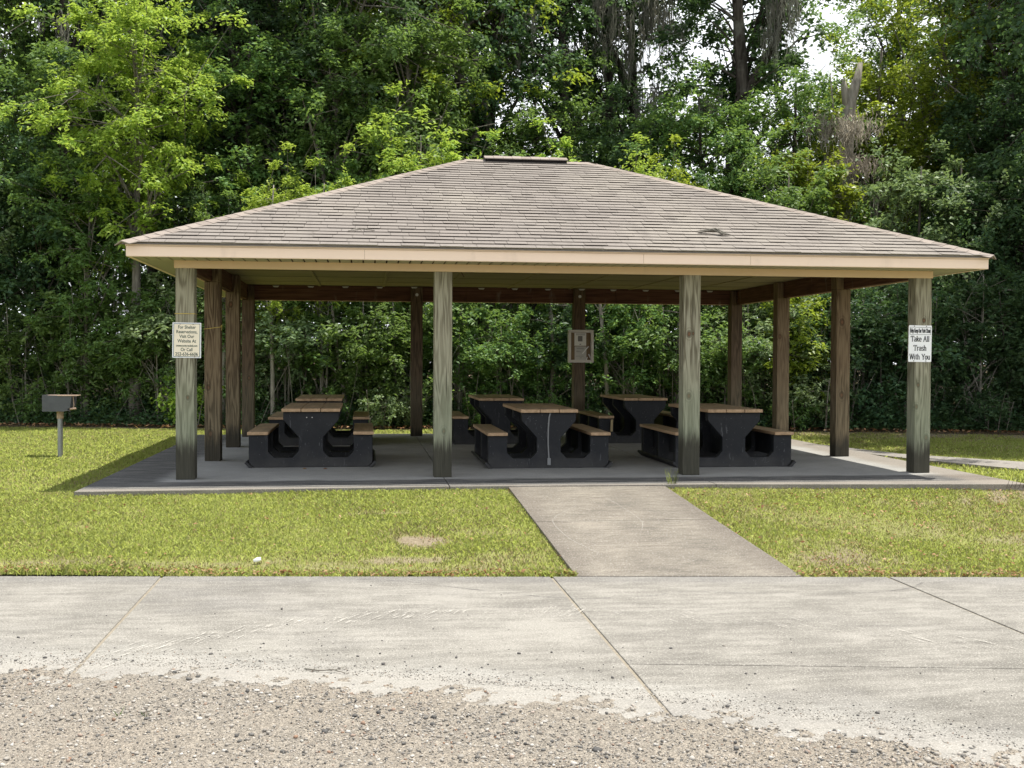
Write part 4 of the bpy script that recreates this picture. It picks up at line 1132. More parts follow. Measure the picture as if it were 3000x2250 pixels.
yts = [
 (-6.6, 13.6, 'sap1', 1.05, 'leaf_grey', 'pale young tree at the left picture edge'),
 (-5.1, 13.0, 'sap3', 1.1, 'leaf_dark', 'dark young tree left of the bright tree'),
 (-3.9, 12.2, 'sap1', .92, 'leaf_mid', 'young tree with low boughs left of the bright trunk'),
 (-1.5, 12.6, 'sap3', 1.0, 'leaf_dark', 'dark young tree right of the bright trunk'),
 (-.9, 11.3, 'sap2', .72, 'leaf_mid', 'thin young tree at the left corner of the roof'),
 (.15, 10.9, 'sap2', .82, 'leaf_bright', 'bright young tree with sprays over the left hip of the roof'),
 (1.15, 11.3, 'sap2', .84, 'leaf_bright', 'bright yellow green young tree above the left part of the roof'),
 (2.2, 12.2, 'sap3', 1.08, 'leaf_mid', 'mid green young tree behind the upper left hip'),
 (3.2, 12.4, 'sap1', 1.12, 'leaf_bright', 'full light green young tree left of the ridge'),
 (4.3, 11.9, 'sap2', .92, 'leaf_bright', 'light green young tree at the left end of the ridge'),
 (5.3, 13.2, 'sap1', 1.0, 'leaf_mid', 'young tree behind the ridge vent'),
 (6.35, 12.6, 'sap2', .96, 'leaf_bright', 'slender light green young tree right of the ridge vent'),
 (7.6, 11.8, 'sap1', .97, 'leaf_bright', 'rounded yellow green young tree at the right end of the ridge'),
 (8.6, 11.9, 'sap2', .90, 'leaf_olive', 'yellowish young tree over the upper right hip'),
 (9.5, 12.0, 'sap3', .98, 'leaf_dark', 'dark young tree in front of the forked trunk'),
 (10.6, 11.8, 'sap3', .92, 'leaf_mid', 'young tree above the middle of the right hip'),
 (11.7, 12.0, 'sap1', 1.0, 'leaf_mid', 'leafy young tree left of the mossy snag'),
 (12.5, 12.8, 'sap2', 1.05, 'leaf_olive', 'olive young tree behind the mossy snag'),
 (14.6, 11.2, 'sap3', 1.12, 'leaf_grey', 'pale grey green young tree above the right roof corner'),
 (15.9, 11.6, 'sap1', 1.05, 'leaf_dark', 'dark young tree above the white trash sign'),
 (16.6, 10.2, 'sap3', 1.05, 'leaf_dark', 'dark young tree at the right picture edge'),
 (17.8, 11.5, 'sap1', 1.2, 'leaf_dark', 'dark young tree cut off by the right picture edge'),
]
for x, y, k, s, lf, lb in yts:
    plant(k, x, y, lb, 'young tree', GY, s, leaf=lf)
plant('hero', -2.85, 12.0, 'bright yellow green tree with pale branching trunk at upper left', 'tree', GT, 1.0, rz=.6)

tls = [
 (-8.2, 15.2, 'tall3', .95, 'leaf_mid', 'tall leafy tree at the left picture edge'),
 (-5.6, 16.5, 'tall2', 1.0, 'leaf_dark', 'tall thin crowned tree left of the bright tree'),
 (-3.4, 17.2, 'tall2', .98, 'leaf_mid', 'tall tree standing behind the bright tree'),
 (-1.0, 15.6, 'tall1', .92, 'leaf_dark', 'dense dark tall tree right of the bright tree'),
 (1.2, 15.0, 'tall3', .98, 'leaf_dark', 'dense tall tree above the left half of the roof'),
 (2.9, 16.8, 'tall1', 1.0, 'leaf_olive', 'tall tree with olive crown left of the ridge'),
 (.2, 19.5, 'tall1', 1.05, 'leaf_dark', 'dark tall tree deep in the wood at upper left'),
 (-6.8, 20.5, 'tall1', 1.05, 'leaf_mid', 'tall tree deep in the wood at the far left'),
 (-3.0, 22.0, 'tall1', 1.1, 'leaf_dark', 'tall tree deep in the wood behind the bright tree'),
 (5.4, 18.2, 'tall2', .95, 'leaf_dark', 'leaning dark tree above the left end of the ridge'),
 (6.6, 17.2, 'mid1', 1.0, 'leaf_mid', 'broad tree behind the ridge vent'),
 (8.05, 20.0, 'tall2', 1.02, 'leaf_dark', 'thick trunked tall tree above the ridge vent'),
 (10.0, 22.0, 'tall2', 1.05, 'leaf_dark', 'tall mossy tree left of the forked trunk'),
 (10.9, 22.6, 'tall2', 1.08, 'leaf_dark', 'tall mossy tree in the group nearest the forked trunk'),
 (12.6, 19.2, 'tall2', 1.1, 'leaf_dark', 'thick straight trunk beside the forked trunk'),
 (9.3, 16.5, 'mid1', .95, 'leaf_dark', 'dark broad tree left of the forked trunk'),
 (18.2, 15.6, 'tall3', .95, 'leaf_olive', 'tall sunlit tree at upper right'),
 (19.0, 13.8, 'tall1', .92, 'leaf_dark', 'dense dark tall tree at the right picture edge'),
 (20.4, 17.5, 'tall1', 1.0, 'leaf_mid', 'tall tree behind the right picture edge'),
 (19.3, 21.5, 'tall2', .9, 'leaf_mid', 'tall thin tree behind the olive crown at upper right'),
 (14.6, 17.0, 'mid1', .9, 'leaf_dark', 'dark broad tree behind the mossy snag'),
 (18.3, 9.6, 'mid1', 1.0, 'leaf_dark', 'broad dark tree shading the path at the right edge'),
 (17.6, 12.6, 'mid1', .95, 'leaf_dark', 'dark broad tree right of the pale grey green young tree'),
 (3.6, 20.8, 'tall1', 1.05, 'leaf_dark', 'dark tall tree deep in the wood left of the ridge'),
 (-.6, 14.0, 'mid1', 1.05, 'leaf_mid', 'broad leafy tree directly right of the bright tree'),
 (1.3, 13.6, 'mid2', .98, 'leaf_mid', 'broad leafy tree above the middle of the left hip'),
 (3.1, 14.4, 'mid2', 1.02, 'leaf_mid', 'broad leafy tree above the upper left hip'),
 (-6.9, 12.9, 'mid1', .8, 'leaf_dark', 'dark broad tree closing the view at the left picture edge'),
 (-4.9, 14.4, 'mid1', 1.0, 'leaf_mid', 'broad leafy tree left of the bright tree'),
 (16.9, 4.0, 'tall1', .95, 'leaf_dark', 'tall dark tree overhanging the path from beyond the right picture edge'),
 (16.5, 7.2, 'tall1', 1.0, 'leaf_dark', 'dark high crowned tree above the path at the right edge'),
 (12.9, 14.8, 'mid1', 1.02, 'leaf_mid', 'leafy tree filling the view below the sky gap'),
 (10.7, 15.2, 'mid1', .98, 'leaf_mid', 'leafy tree standing left of the forked dark trunk'),
]
TT = {}
for x, y, k, s, lf, lb in tls:
    TT[lb] = plant(k, x, y, lb, 'tree', GT, s, leaf=lf)
plant('mid2', 15.8, 15.8, 'yellow green broad crown at upper right beside the sky gap', 'tree', GT, 1.0)
add_moss(TT['tall mossy tree left of the forked trunk'], MOSS[0], [(9.6, 19.5, 12.2, 1.2), (10.1, 20.2, 11.2, 1.0), (8.9, 18.6, 12.2, 1.0)])
add_moss(TT['tall mossy tree in the group nearest the forked trunk'], MOSS[0], [(10.6, 19.6, 12.4, 1.25), (11.0, 20.4, 12.8, 1.2), (10.2, 19.2, 9.6, .9), (10.9, 20.0, 9.9, .9)])
add_moss(TT['tall mossy tree in the group nearest the forked trunk'], MOSS[1], [(10.4, 19.4, 11.2, 1.0), (11.2, 20.0, 11.4, 1.0)])
add_moss(TT['thick trunked tall tree above the ridge vent'], MOSS[1], [(7.6, 18.8, 10.3, .9), (8.6, 18.9, 10.6, 1.0)])
add_moss(TT['leaning dark tree above the left end of the ridge'], MOSS[1], [(5.9, 17.2, 9.8, .9)])
add_moss(TT['tall thin crowned tree left of the bright tree'], MOSS[1], [(-5.3, 15.4, 9.6, 1.0), (-4.9, 15.6, 8.4, .9)])

# forked dark tree with long moss beards
rs = np.random.RandomState(91)
r = tag(empty('forked_tree', (12.0, 16.2, 0)), 'dark forked tree with long grey moss beards beside the sky gap', 'tree', GT)
mb = MB()
mb.tube([(-.05, 0, -.2), (-.04, 0, 2), (0, 0, 4.5), (.05, 0, 6.6), (.12, .05, 8.6), (-.05, .1, 11), (-.3, .1, 14), (-.5, 0, 16)], [.26, .22, .2, .19, .18, .14, .10, .03], 9)
mb.tube([(.11, .03, 8.4), (.5, -.1, 9.1), (.9, -.3, 9.9), (1.0, -.5, 11.0), (1.3, -.7, 13)], [.13, .12, .11, .09, .03], 7)
mb.tube([(.0, 0, 7.2), (-.6, .1, 7.9), (-1.2, .2, 8.2)], [.07, .05, .02], 6)
cl = []
for k in range(46):
    q = np.array([rs.uniform(-2.0, .9), rs.uniform(-1.4, 1.4), rs.uniform(8.5, 15.5)])
    cl.append((q, unit(np.array([q[0], q[1], .3])), rs.uniform(.7, 1.1)))
    p = Vector((-.1, .05, q[2] - .8)); mb.tube(bez(p, q, .15, 4), [.035, .028, .02, .012, .006], 5, cap=False)
mb.build('trunk', M['bark_dark'], r, smooth=True)
V, F = crown_leaves(cl, 8500, .14, .085, rs, spread=.6)
np_obj('crown', V, F, M['leaf_dark'], r)
bpy.context.view_layer.update()
add_moss(r, MOSS[0], [(12.95, 15.6, 11.4, 1.0), (13.05, 15.5, 12.2, 1.3), (12.7, 15.7, 10.4, .7), (11.2, 16.0, 8.6, .7)])

# broken mossy snag
r = tag(empty('snag', (13.75, 13.6, 0)), 'broken pale dead trunk with two stubs and brown moss right of the sky gap', 'dead tree', GT)
mb = MB()
mb.tube([(0, 0, -.2), (.02, 0, 2), (.06, 0, 4), (.1, .02, 6), (.16, .02, 7.4), (.24, .02, 7.9), (.38, 0, 8.3), (.46, -.02, 8.75)], [.24, .21, .2, .19, .18, .15, .11, .06], 9)
mb.tube([(.16, .02, 7.5), (.06, 0, 8.1), (.02, 0, 8.35)], [.12, .09, .06], 8)
mb.tube([(.08, .0, 7.0), (-.3, -.2, 7.5), (-.42, -.25, 8.4)], [.04, .025, .01], 5)
for k in range(26):
    z = rs.uniform(4.2, 7.2); e = (rs.uniform(-1.35, .9), rs.uniform(-.9, .5), z + rs.uniform(-.1, .6))
    mb.tube(bez((.08, 0, z), e, .2, 4), [.03, .022, .016, .01, .005], 4, cap=False)
mb.build('trunk', M['bark_pale'], r, smooth=True)
add_moss(r, MOSSB, [(13.0, 13.1, 7.3, .8), (13.45, 12.9, 7.15, 1.0), (13.9, 13.0, 7.25, .9), (13.5, 13.0, 6.4, .9), (14.15, 13.1, 6.3, .8)])
add_moss(r, MOSS[1], [(13.3, 13.1, 5.7, 1.0), (14.0, 13.0, 5.5, 1.1), (13.75, 12.9, 4.6, 1.1), (13.4, 13.0, 4.3, .9), (14.1, 13.0, 3.7, .9)])

# leaning grey trunks above the left end of the ridge
r = tag(empty('leaning_tree', (5.5, 17.4, 0)), 'pair of leaning grey trunks crossing above the left end of the ridge', 'tree', GT)
mb = MB()
mb.tube([(0, 0, -.2), (-.1, 0, 3), (-.25, 0, 6), (-.6, .1, 8.2), (-1.3, .1, 10.2), (-2.2, .2, 12.0), (-2.8, .2, 14)], [.2, .18, .165, .15, .13, .09, .03], 8)
mb.tube([(-.25, 0, 6), (-.1, -.1, 7.6), (-.45, -.2, 9.2), (-.9, -.2, 11), (-.8, -.2, 14)], [.12, .11, .10, .08, .03], 7)
mb.tube([(-.75, -.2, 10.3), (.2, -.3, 10.9), (1.0, -.4, 10.6)], [.05, .04, .02], 6)
cl = []
for k in range(40):
    q = np.array([rs.uniform(-3.2, 1.2), rs.uniform(-1.2, 1.2), rs.uniform(9.6, 14.5)]); cl.append((q, unit(np.array([q[0] + 1, q[1], .3])), rs.uniform(.7, 1.1)))
    mb.tube(bez((-.9, 0, q[2] - 1), q, .15, 4), [.03, .026, .02, .012, .006], 5, cap=False)
mb.build('trunk', M['bark_grey'], r, smooth=True)
V, F = crown_leaves(cl, 7000, .16, .095, rs, spread=.6)
np_obj('crown', V, F, M['leaf_mid'], r)
add_moss(r, MOSS[1], [(6.3, 16.9, 10.6, .8)])

# pale bare stems in the shrub layer
for x, dy, h, lean, lb in ((7.15, .75, 5.0, -.25, 'pale bare trunk standing right of the notice case'), (1.65, 1.1, 4.4, -.35, 'crooked pale trunk behind the left front table'),
                           (5.95, .8, 3.6, .1, 'thin dark stem just left of the notice case'), (8.6, 1.0, 4.0, .3, 'thin leaning stem left of the back right corner post'), (-2.9, 1.0, 5.5, .1, 'slim pale trunk between the grill and the posts')):
    rs = np.random.RandomState(int(abs(x) * 100))
    mb = MB(); n = 8; pts = []
    for i in range(n + 1):
        t = i / n; pts.append((lean * t + .07 * math.sin(5 * t + x), .05 * math.sin(4 * t + 2 * x), -.1 + h * t))
    mb.tube(pts, [.055 * (1 - .7 * i / n) for i in range(n + 1)], 7)
    cl = []
    for k in range(11):
        i = rs.randint(2, n); e = Vector(pts[i]) + Vector((rs.uniform(-.8, .8), rs.uniform(-.5, .4), rs.uniform(-.1, .6)))
        b_ = bez(pts[i], e, rs.uniform(-.1, .2), 4); mb.tube(b_, [.018, .014, .011, .008, .004], 4, cap=False)
        cl.append((np.array(e), unit(np.array([e.x, e.y, .2])), .7))
    r = tag(empty('slim_tree', (x, float(forest_y(x)) + dy, 0)), lb, 'young tree', GY)
    mb.build('trunk', M['bark_pale'] if 'pale' in lb else M['bark_grey'], r, smooth=True)
    V, F = crown_leaves(cl, 900, .11, .05, rs, spread=.35); np_obj('crown', V, F, M['leaf_mid'], r)

fbm0 = lambda x, y: np.clip(rough(x, y, .8, 50) / 2.4, -.9, 1)
# undergrowth, tangled twigs and far woods
rs = np.random.RandomState(5)
n = 26000
x = rs.uniform(-9, 19, n); d = rs.gamma(2.0, .45, n); y = forest_y(x) + d * .8 + .02
hz = rs.rand(n) ** 1.6 * np.minimum(.75, .12 + d * .5)
P = np.stack([x, y, hz + .02], -1); D = rs.normal(0, 1, (n, 3)); D[:, 2] = np.abs(D[:, 2]) * .4
V, F = leaf_quads(P, D, np.array([0, 0, .8]) + rs.normal(0, .4, (n, 3)), rs.uniform(.05, .13, n), rs.uniform(.025, .06, n))
n = 45000
x = rs.uniform(-12, 21, n); d = rs.uniform(1.6, 8.5, n); y = forest_y(x) + d
hz = rs.rand(n) ** 1.3 * (1.0 + .7 * fbm0(x, y))
P = np.stack([x, y, hz + .03], -1); D = rs.normal(0, 1, (n, 3)); D[:, 2] = np.abs(D[:, 2]) * .4
V2, F2 = leaf_quads(P, D, np.array([0, 0, .8]) + rs.normal(0, .4, (n, 3)), rs.uniform(.10, .2, n), rs.uniform(.06, .1, n))
F = np.concatenate([F, F2 + len(V)]); V = np.concatenate([V, V2])
tag(np_obj('undergrowth', V, F, M['leaf_dark']), 'low tangled undergrowth along the foot of the wood', 'undergrowth', kind='stuff')
mb = MB()
for k in range(110):
    x = rs.uniform(-8.5, 18); y = float(forest_y(x)) + rs.gamma(2, .45); a = rs.normal(0, 1, 2); h = rs.uniform(.4, 2.2)
    e = (x + a[0] * .5, y + a[1] * .35, h); mb.tube(bez((x, y, 0), e, rs.uniform(-.5, .7), 5), [.008, .007, .006, .005, .004, .002], 4, cap=False)
tag(mb.build('dead_twigs', M['bark_grey']), 'bare grey twigs tangled in the undergrowth', 'twigs', kind='stuff')
n = 60000
cx = rs.uniform(-26, 40, 1100); cyy = rs.uniform(19.5, 27, 1100); cz = rs.uniform(.1, 1, 1100) * (5.2 + 1.2 * np.sin(cx * .8) + .8 * np.sin(cx * 2.1))
k = rs.randint(0, 1100, n)
P = np.stack([cx[k], cyy[k], cz[k]], -1) + rs.normal(0, 1, (n, 3)) * np.array([.7, .7, .5]); P[:, 2] = np.maximum(P[:, 2], .05)
V, F = leaf_quads(P, rs.normal(0, 1, (n, 3)), np.array([0, 0, .8]) + rs.normal(0, .5, (n, 3)), rs.uniform(.18, .36, n), rs.uniform(.11, .2, n))
tag(np_obj('deep_thicket', V, F, M['leaf_dark']), 'dark thicket deep in the wood between the trunks', 'thicket', kind='stuff')
n = 75000
cx = rs.uniform(-34, 52, 1500); cyy = rs.uniform(27, 46, 1500); cz = rs.uniform(.3, 1, 1500) ** .7 * (8.5 + 2.2 * np.sin(cx * .55) + 1.5 * np.sin(cx * 1.7 + 1) + (cx < 6) * 4.5 + 2.2 * np.exp(-((cx - 18) / 5) ** 2))
k = rs.randint(0, 1500, n)
P = np.stack([cx[k], cyy[k], cz[k]], -1) + rs.normal(0, 1, (n, 3)) * np.array([.8, .8, .6]); P[:, 2] = np.maximum(P[:, 2], .1)
V, F = leaf_quads(P, rs.normal(0, 1, (n, 3)), np.array([0, 0, .8]) + rs.normal(0, .5, (n, 3)), rs.uniform(.25, .5, n), rs.uniform(.15, .3, n))
tag(np_obj('far_woods', V, F, M['leaf_mid']), 'far sunlit wood glimpsed between the tree trunks', 'woods', kind='stuff')

# ------------------------------------------------------------------ grass
def in_path(x, y):
    r = np.zeros_like(x, bool)
    nx_ = np.interp(y, [p[1] for p in near[::-1]], [p[0] for p in near[::-1]]); fx_ = np.interp(y, [p[1] for p in far[::-1]], [p[0] for p in far[::-1]])
    return (x > nx_ - .0) & (x < fx_ + .0) & (y < 5.1)
def lawn_ok(x, y):
    ok = (y > edge_y(x) - .015) & (y < forest_y(x) + .12)
    ok &= ~((x > -.96) & (x < 9.61) & (y > np.interp(x, [-1, 3.5, 6, 9.7], [-1.10, -.92, -1.0, -1.34]) + .015) & (y < 7.94))
    t = (-.93 - y) / 3.77
    ok &= ~((x > 3.645 + .085 * t + .015) & (x < 5.425 + .1 * t - .015) & (y < -.9))
    return ok & ~in_path(x, y)
rs = np.random.RandomState(17)
def sow(n, x0, x1, y0, y1, h, w, seed):
    rs = np.random.RandomState(seed)
    x = rs.uniform(x0, x1, n); y = rs.uniform(y0, y1, n)
    ok = lawn_ok(x, y); x, y = x[ok], y[ok]; b = bare(x, y)
    k = rs.rand(len(x)) > b * .97; x, y, b = x[k], y[k], b[k]
    z = lawn_z(x, y)
    hh = h * rs.uniform(.5, 1.25, len(x)) * (1 + .35 * fbm(x, y, 1.1, 21)) * (1 - .35 * b)
    e = (y - edge_y(x) < .10); hh = np.where(e, hh * 1.5, hh)
    l_up = fbm(x, y, .9, 60)
    a = rs.uniform(0, 6.283, len(x)); l = np.abs(rs.normal(0, .65, len(x))) * hh
    dx, dy = np.cos(a), np.sin(a); ww = w * rs.uniform(.6, 1.3, len(x))
    fa = rs.uniform(0, 6.283, len(x)); sx, sy = np.cos(fa) * ww / 2, np.sin(fa) * ww / 2
    A = np.stack([x - sx, y - sy, z - .006], -1); B = np.stack([x + sx, y + sy, z - .006], -1)
    Mid = np.stack([x + dx * l * .4 + sx * .8, y + dy * l * .4 + sy * .8, z + hh * .62], -1)
    Tp = np.stack([x + dx * l, y + dy * l, z + hh * .95], -1)
    V = np.stack([A, B, Mid, Tp], 1); dry = rs.rand(len(x)) < (.10 + .65 * b + .22 * np.clip(fbm(x, y, 1.4, 30), 0, 1))
    return V, dry
parts = [sow(420000, -2.5, 10.5, -5.6, -.85, .030, .0062, 1), sow(90000, -9, -.9, -5, 3.0, .032, .010, 2), sow(130000, -9, -.9, 2, 12, .034, .014, 3),
         sow(60000, -2, 13, 7.5, 11, .04, .014, 4), sow(95000, 9.5, 17, -5, 9.5, .036, .013, 5)]
A = np.concatenate([p[0] for p in parts]); dry = np.concatenate([p[1] for p in parts])
for nm, sel, mt, lb in (('grass', ~dry, 'grass', 'short green mown grass of the lawn'), ('dry_grass', dry, 'grass_dry', 'dry straw coloured blades mixed into the lawn')):
    Vv = A[sel].reshape(-1, 3)
    tag(np_obj(nm, Vv, np.arange(len(Vv)).reshape(-1, 4), M[mt]), lb, 'grass', kind='stuff')
# taller tufts along the slab and walkway edges are weeds in the joint
mb = MB()
for k in range(26):
    a = rs.uniform(0, 6.28); h = rs.uniform(.06, .19); x, y = 5.52 + rs.uniform(-.05, .05), -.93 + rs.uniform(-.02, .02)
    e = (x + math.cos(a) * h * .4, y + math.sin(a) * h * .4, h); mb.tube(bez((x, y, -.03), e, .02, 3), [.002, .002, .0015, .001], 3, cap=False)
tag(mb.build('weed', M['grass']), 'wispy weed growing at the slab corner beside the walkway', 'weed')
mb = MB()
for k in range(5):
    x = 9.35 + .05 * k; mb.tube([(x, -1.33, -.05), (x + .02, -1.34, .03), (x + .05, -1.34, .10 - .015 * k)], [.003, .0025, .002], 4)
tag(mb.build('weed', M['bark_dark']), 'thin dark dead weed leaning on the slab edge at lower right', 'weed')
# fallen leaves along edges and on the lawn
n = 2600
x = np.concatenate([rs.uniform(-2.5, 10, 1500), rs.uniform(5.5, 10, 700), rs.uniform(-2, 10, 400)])
y = np.concatenate([edge_y(x[:1500]) + np.abs(rs.normal(.0, .09, 1500)) + .0, rs.uniform(-5, -1.3, 700), rs.uniform(-4.9, -1.1, 400)])
ok = lawn_ok(x, y); x, y = x[ok], y[ok]; n = len(x)
P = np.stack([x, y, lawn_z(x, y) + rs.uniform(.012, .04, n)], -1)
V, F = leaf_quads(P, rs.normal(0, 1, (n, 3)) * [1, 1, .3], np.array([0, 0, 1.0]) + rs.normal(0, .35, (n, 3)), rs.uniform(.02, .055, n), rs.uniform(.012, .03, n))
tag(np_obj('fallen_leaves', V, F, M['litter']), 'dry brown leaves scattered along the lawn edge', 'leaves', kind='stuff')
n = 1500
x = rs.uniform(-8, 17, n); y = forest_y(x) + rs.normal(.1, .35, n)
V, F = leaf_quads(np.stack([x, y, np.full(n, .02)], -1), rs.normal(0, 1, (n, 3)) * [1, 1, .3], np.array([0, 0, 1.0]) + rs.normal(0, .35, (n, 3)), rs.uniform(.05, .12, n), rs.uniform(.03, .06, n))
tag(np_obj('leaf_litter', V, F, M['litter']), 'dead leaves lying along the foot of the wood', 'leaves', kind='stuff')

# ------------------------------------------------------------------ gravel stones
ico = [(-.526, 0, .851), (.526, 0, .851), (-.526, 0, -.851), (.526, 0, -.851), (0, .851, .526), (0, .851, -.526), (0, -.851, .526), (0, -.851, -.526), (.851, .526, 0), (-.851, .526, 0), (.851, -.526, 0), (-.851, -.526, 0)]
icf = [(0, 4, 1), (0, 9, 4), (9, 5, 4), (4, 5, 8), (4, 8, 1), (8, 10, 1), (8, 3, 10), (5, 3, 8), (5, 2, 3), (2, 7, 3), (7, 10, 3), (7, 6, 10), (7, 11, 6), (11, 0, 6), (0, 1, 6), (6, 1, 10), (9, 0, 11), (9, 11, 2), (9, 2, 5), (7, 2, 11)]
IV = np.array(ico); IF = np.array([(a, c_, b_) for a, b_, c_ in icf])
def stones(x, y, z, r, rs):
    n = len(x)
    V = IV[None] * (1 + rs.normal(0, .16, (n, 12, 1)))
    V = V * rs.uniform(.6, 1.25, (n, 1, 3)) * np.array([1, 1, .72])
    a = rs.uniform(0, 6.28, n); c, s = np.cos(a), np.sin(a)
    V = np.stack([V[..., 0] * c[:, None] - V[..., 1] * s[:, None], V[..., 0] * s[:, None] + V[..., 1] * c[:, None], V[..., 2]], -1)
    V = V * r[:, None, None] + np.stack([x, y, z], -1)[:, None]
    F = IF[None] + (np.arange(n) * 12)[:, None, None]
    return V.reshape(-1, 3), F.reshape(-1, 3)
rs = np.random.RandomState(33)
n = 95000
x = rs.uniform(-.5, 5.7, n); y = rs.uniform(-9.6, -6.9, n); z = gz(x, y)
dens = np.clip(.62 + .5 * fbm(x, y, 1.3, 41) + .25 * fbm(x, y, 4, 42) + .25 * (x - 2.5) / 3, .12, 1)
k = (z > ZS - .008) & (rs.rand(n) < dens); x, y, z = x[k], y[k], z[k]
r = .0022 + .0046 * rs.rand(len(x)) ** 2.4 + (rs.rand(len(x)) < .06) * rs.uniform(.002, .009, len(x)) + (rs.rand(len(x)) < .008) * rs.uniform(.005, .013, len(x))
V, F = stones(x, y, z + r * .25, r, rs)
GV, GF = V, F
GRAV = lambda V, F: tag(np_obj('gravel', V, F, M['stone']), 'loose grey and tan gravel stones lying on the sandy ground', 'gravel', kind='stuff')
n = 5200
x1 = rs.uniform(-.5, 5.7, n); y1 = gravel_y(x1) + np.abs(rs.normal(0, .16, n)) * (.5 + .5 * np.clip(fbm(x1, x1 * 0, 1.5, 44) + 1, 0, 2))
r1 = .0018 + .0035 * rs.rand(n) ** 2.5
V2, F2 = stones(x1, y1, np.full(n, ZS) + r1 * .4, r1, rs)
GRAV(np.concatenate([GV, V2]), np.concatenate([GF, F2 + len(GV)]))
# pebbles strewn over the sidewalk
n = 420
x = rs.uniform(-.6, 6.6, n); d = rs.gamma(1.2, .42, n); y = gravel_y(x) + d
k = (y < edge_y(x) - .05); x, y = x[k], y[k]
r = .003 + .004 * rs.rand(len(x)) ** 2 + (rs.rand(len(x)) < .10) * rs.uniform(.002, .008, len(x))
V, F = stones(x, y, np.full(len(x), ZS) + r * .35, r, rs)
tag(np_obj('loose_pebbles', V, F, M['pebble']), 'dark pebbles strewn over the dusty sidewalk', 'pebbles', kind='stuff')

mb = MB(); mb.tube([(1.72, -7.17, ZS + .006), (1.80, -7.23, ZS + .009), (1.88, -7.24, ZS + .014), (1.96, -7.30, ZS + .006)], [.004, .0035, .003, .002], 5); mb.tube([(1.88, -7.24, ZS + .012), (1.95, -7.20, ZS + .02)], .002, 4)
tag(mb.build('twig', M['bark_grey']), 'thin dry twig lying on the sidewalk at the gravel edge', 'twig')
for wx, wy, lb in ((.88, -7.95, 'small green weed in the gravel above the left tuft'), (1.01, -8.0, 'leafy green weed in the gravel right of the thin one')):
    mb = MB()
    for k in range(7):
        a = rs.uniform(0, 6.28); h = rs.uniform(.02, .055); mb.tube(bez((wx, wy, ZS), (wx + math.cos(a) * h * .6, wy + math.sin(a) * h * .6, ZS + h), .01, 3), [.002, .002, .0015, .0006], 3, cap=False)
    tag(mb.build('weed', M['leaf_mid']), lb, 'weed')
# chalky scuffs and faint tyre arcs on the sidewalk
mb = MB()
AX = [.3, .52, .89, 1.26, 1.84, 2.47, 2.94, 3.45, 4.22, 4.78, 5.33, 5.98]; AY = [-6.95, -6.78, -6.52, -6.22, -5.90, -5.86, -5.86, -5.87, -6.11, -6.42, -6.76, -7.12]
for k in range(430):
    x = rs.uniform(.4, 6.0); dens_ = np.interp(x, [.4, 1, 2.8, 3.5, 3.7, 4.2, 6], [.5, .9, 1, .8, .3, .6, .5])
    if rs.rand() > dens_: continue
    y = np.interp(x, AX, AY) + rs.normal(0, .10); L = rs.uniform(.4, 1.3); w = rs.uniform(.0022, .0065)
    v = Vector((.075, .14)) * L if x < 3.55 else Vector((.06, -.16)) * L
    v = v + Vector((rs.normal(0, .008), rs.normal(0, .02))); n_ = Vector((-v.y, v.x)).normalized() * w
    zz = ZS + .0025 + .00001 * k; c_ = Vector((x, y))
    q = [c_ - v * .5, c_ + n_, c_ + v * .5, c_ - n_]
    mb.add([(a.x, a.y, zz) for a in q], [(3, 2, 1, 0)])
tag(mb.build('scuff_marks', M['scuff']), 'pale scuff scratches in an arc across the sidewalk', 'scuffs', kind='stuff')
mb = MB()
def ribbon(pts, w, z):
    for a, b_ in zip(pts[:-1], pts[1:]):
        d = Vector((b_[0] - a[0], b_[1] - a[1])).normalized(); nn = (-d.y * w, d.x * w)
        zf = z if not callable(z) else None
        za, zb = (z, z) if zf is not None else (z(a[1]), z(b_[1]))
        mb.add([(a[0] - nn[0], a[1] - nn[1], za), (b_[0] - nn[0], b_[1] - nn[1], zb), (b_[0] + nn[0], b_[1] + nn[1], zb), (a[0] + nn[0], a[1] + nn[1], za)], [(0, 1, 2, 3)])
def smooth(pts, n=6):
    o_ = []; P_ = [pts[0]] + list(pts) + [pts[-1]]
    for a in range(1, len(P_) - 2):
        for k in range(n):
            t = k / n; o_.append(tuple(.5 * (2 * P_[a][c] + (P_[a + 1][c] - P_[a - 1][c]) * t + (2 * P_[a - 1][c] - 5 * P_[a][c] + 4 * P_[a + 1][c] - P_[a + 2][c]) * t * t + (3 * P_[a][c] - P_[a - 1][c] - 3 * P_[a + 1][c] + P_[a + 2][c]) * t ** 3) for c in (0, 1)))
    return o_ + [pts[-1]]
ribbon(smooth([(2.0, -4.56), (2.32, -4.67), (2.67, -4.92), (3.04, -5.19), (3.5, -5.45), (4.04, -5.46), (4.4, -5.34), (4.9, -5.42), (5.5, -5.49), (5.84, -5.49), (6.17, -5.37), (6.37, -5.18)]), .013, ZS + .0022)
tag(mb.build('tyre_mark', M['tyre']), 'faint dark tyre arc near the rear edge of the sidewalk', 'tyre mark', kind='stuff')
mb = MB()
wz = lambda y: -.012 - .303 * (-.93 - y) / 3.77 + .003
CH1 = [(4.22, -2.0), (3.93, -2.48), (3.85, -2.79), (3.89, -3.39), (3.98, -3.73), (4.07, -4.01)]
CH2 = [(4.47, -1.52), (4.61, -1.67), (4.7, -2.29), (4.72, -2.77), (4.63, -3.13)]
ribbon(smooth(CH1), .0025, wz)
ribbon(smooth(CH2), .0025, wz)
tag(mb.build('chalk_line', M['scuff']), 'faint pale curved line drawn on the concrete walkway', 'chalk mark', kind='stuff')

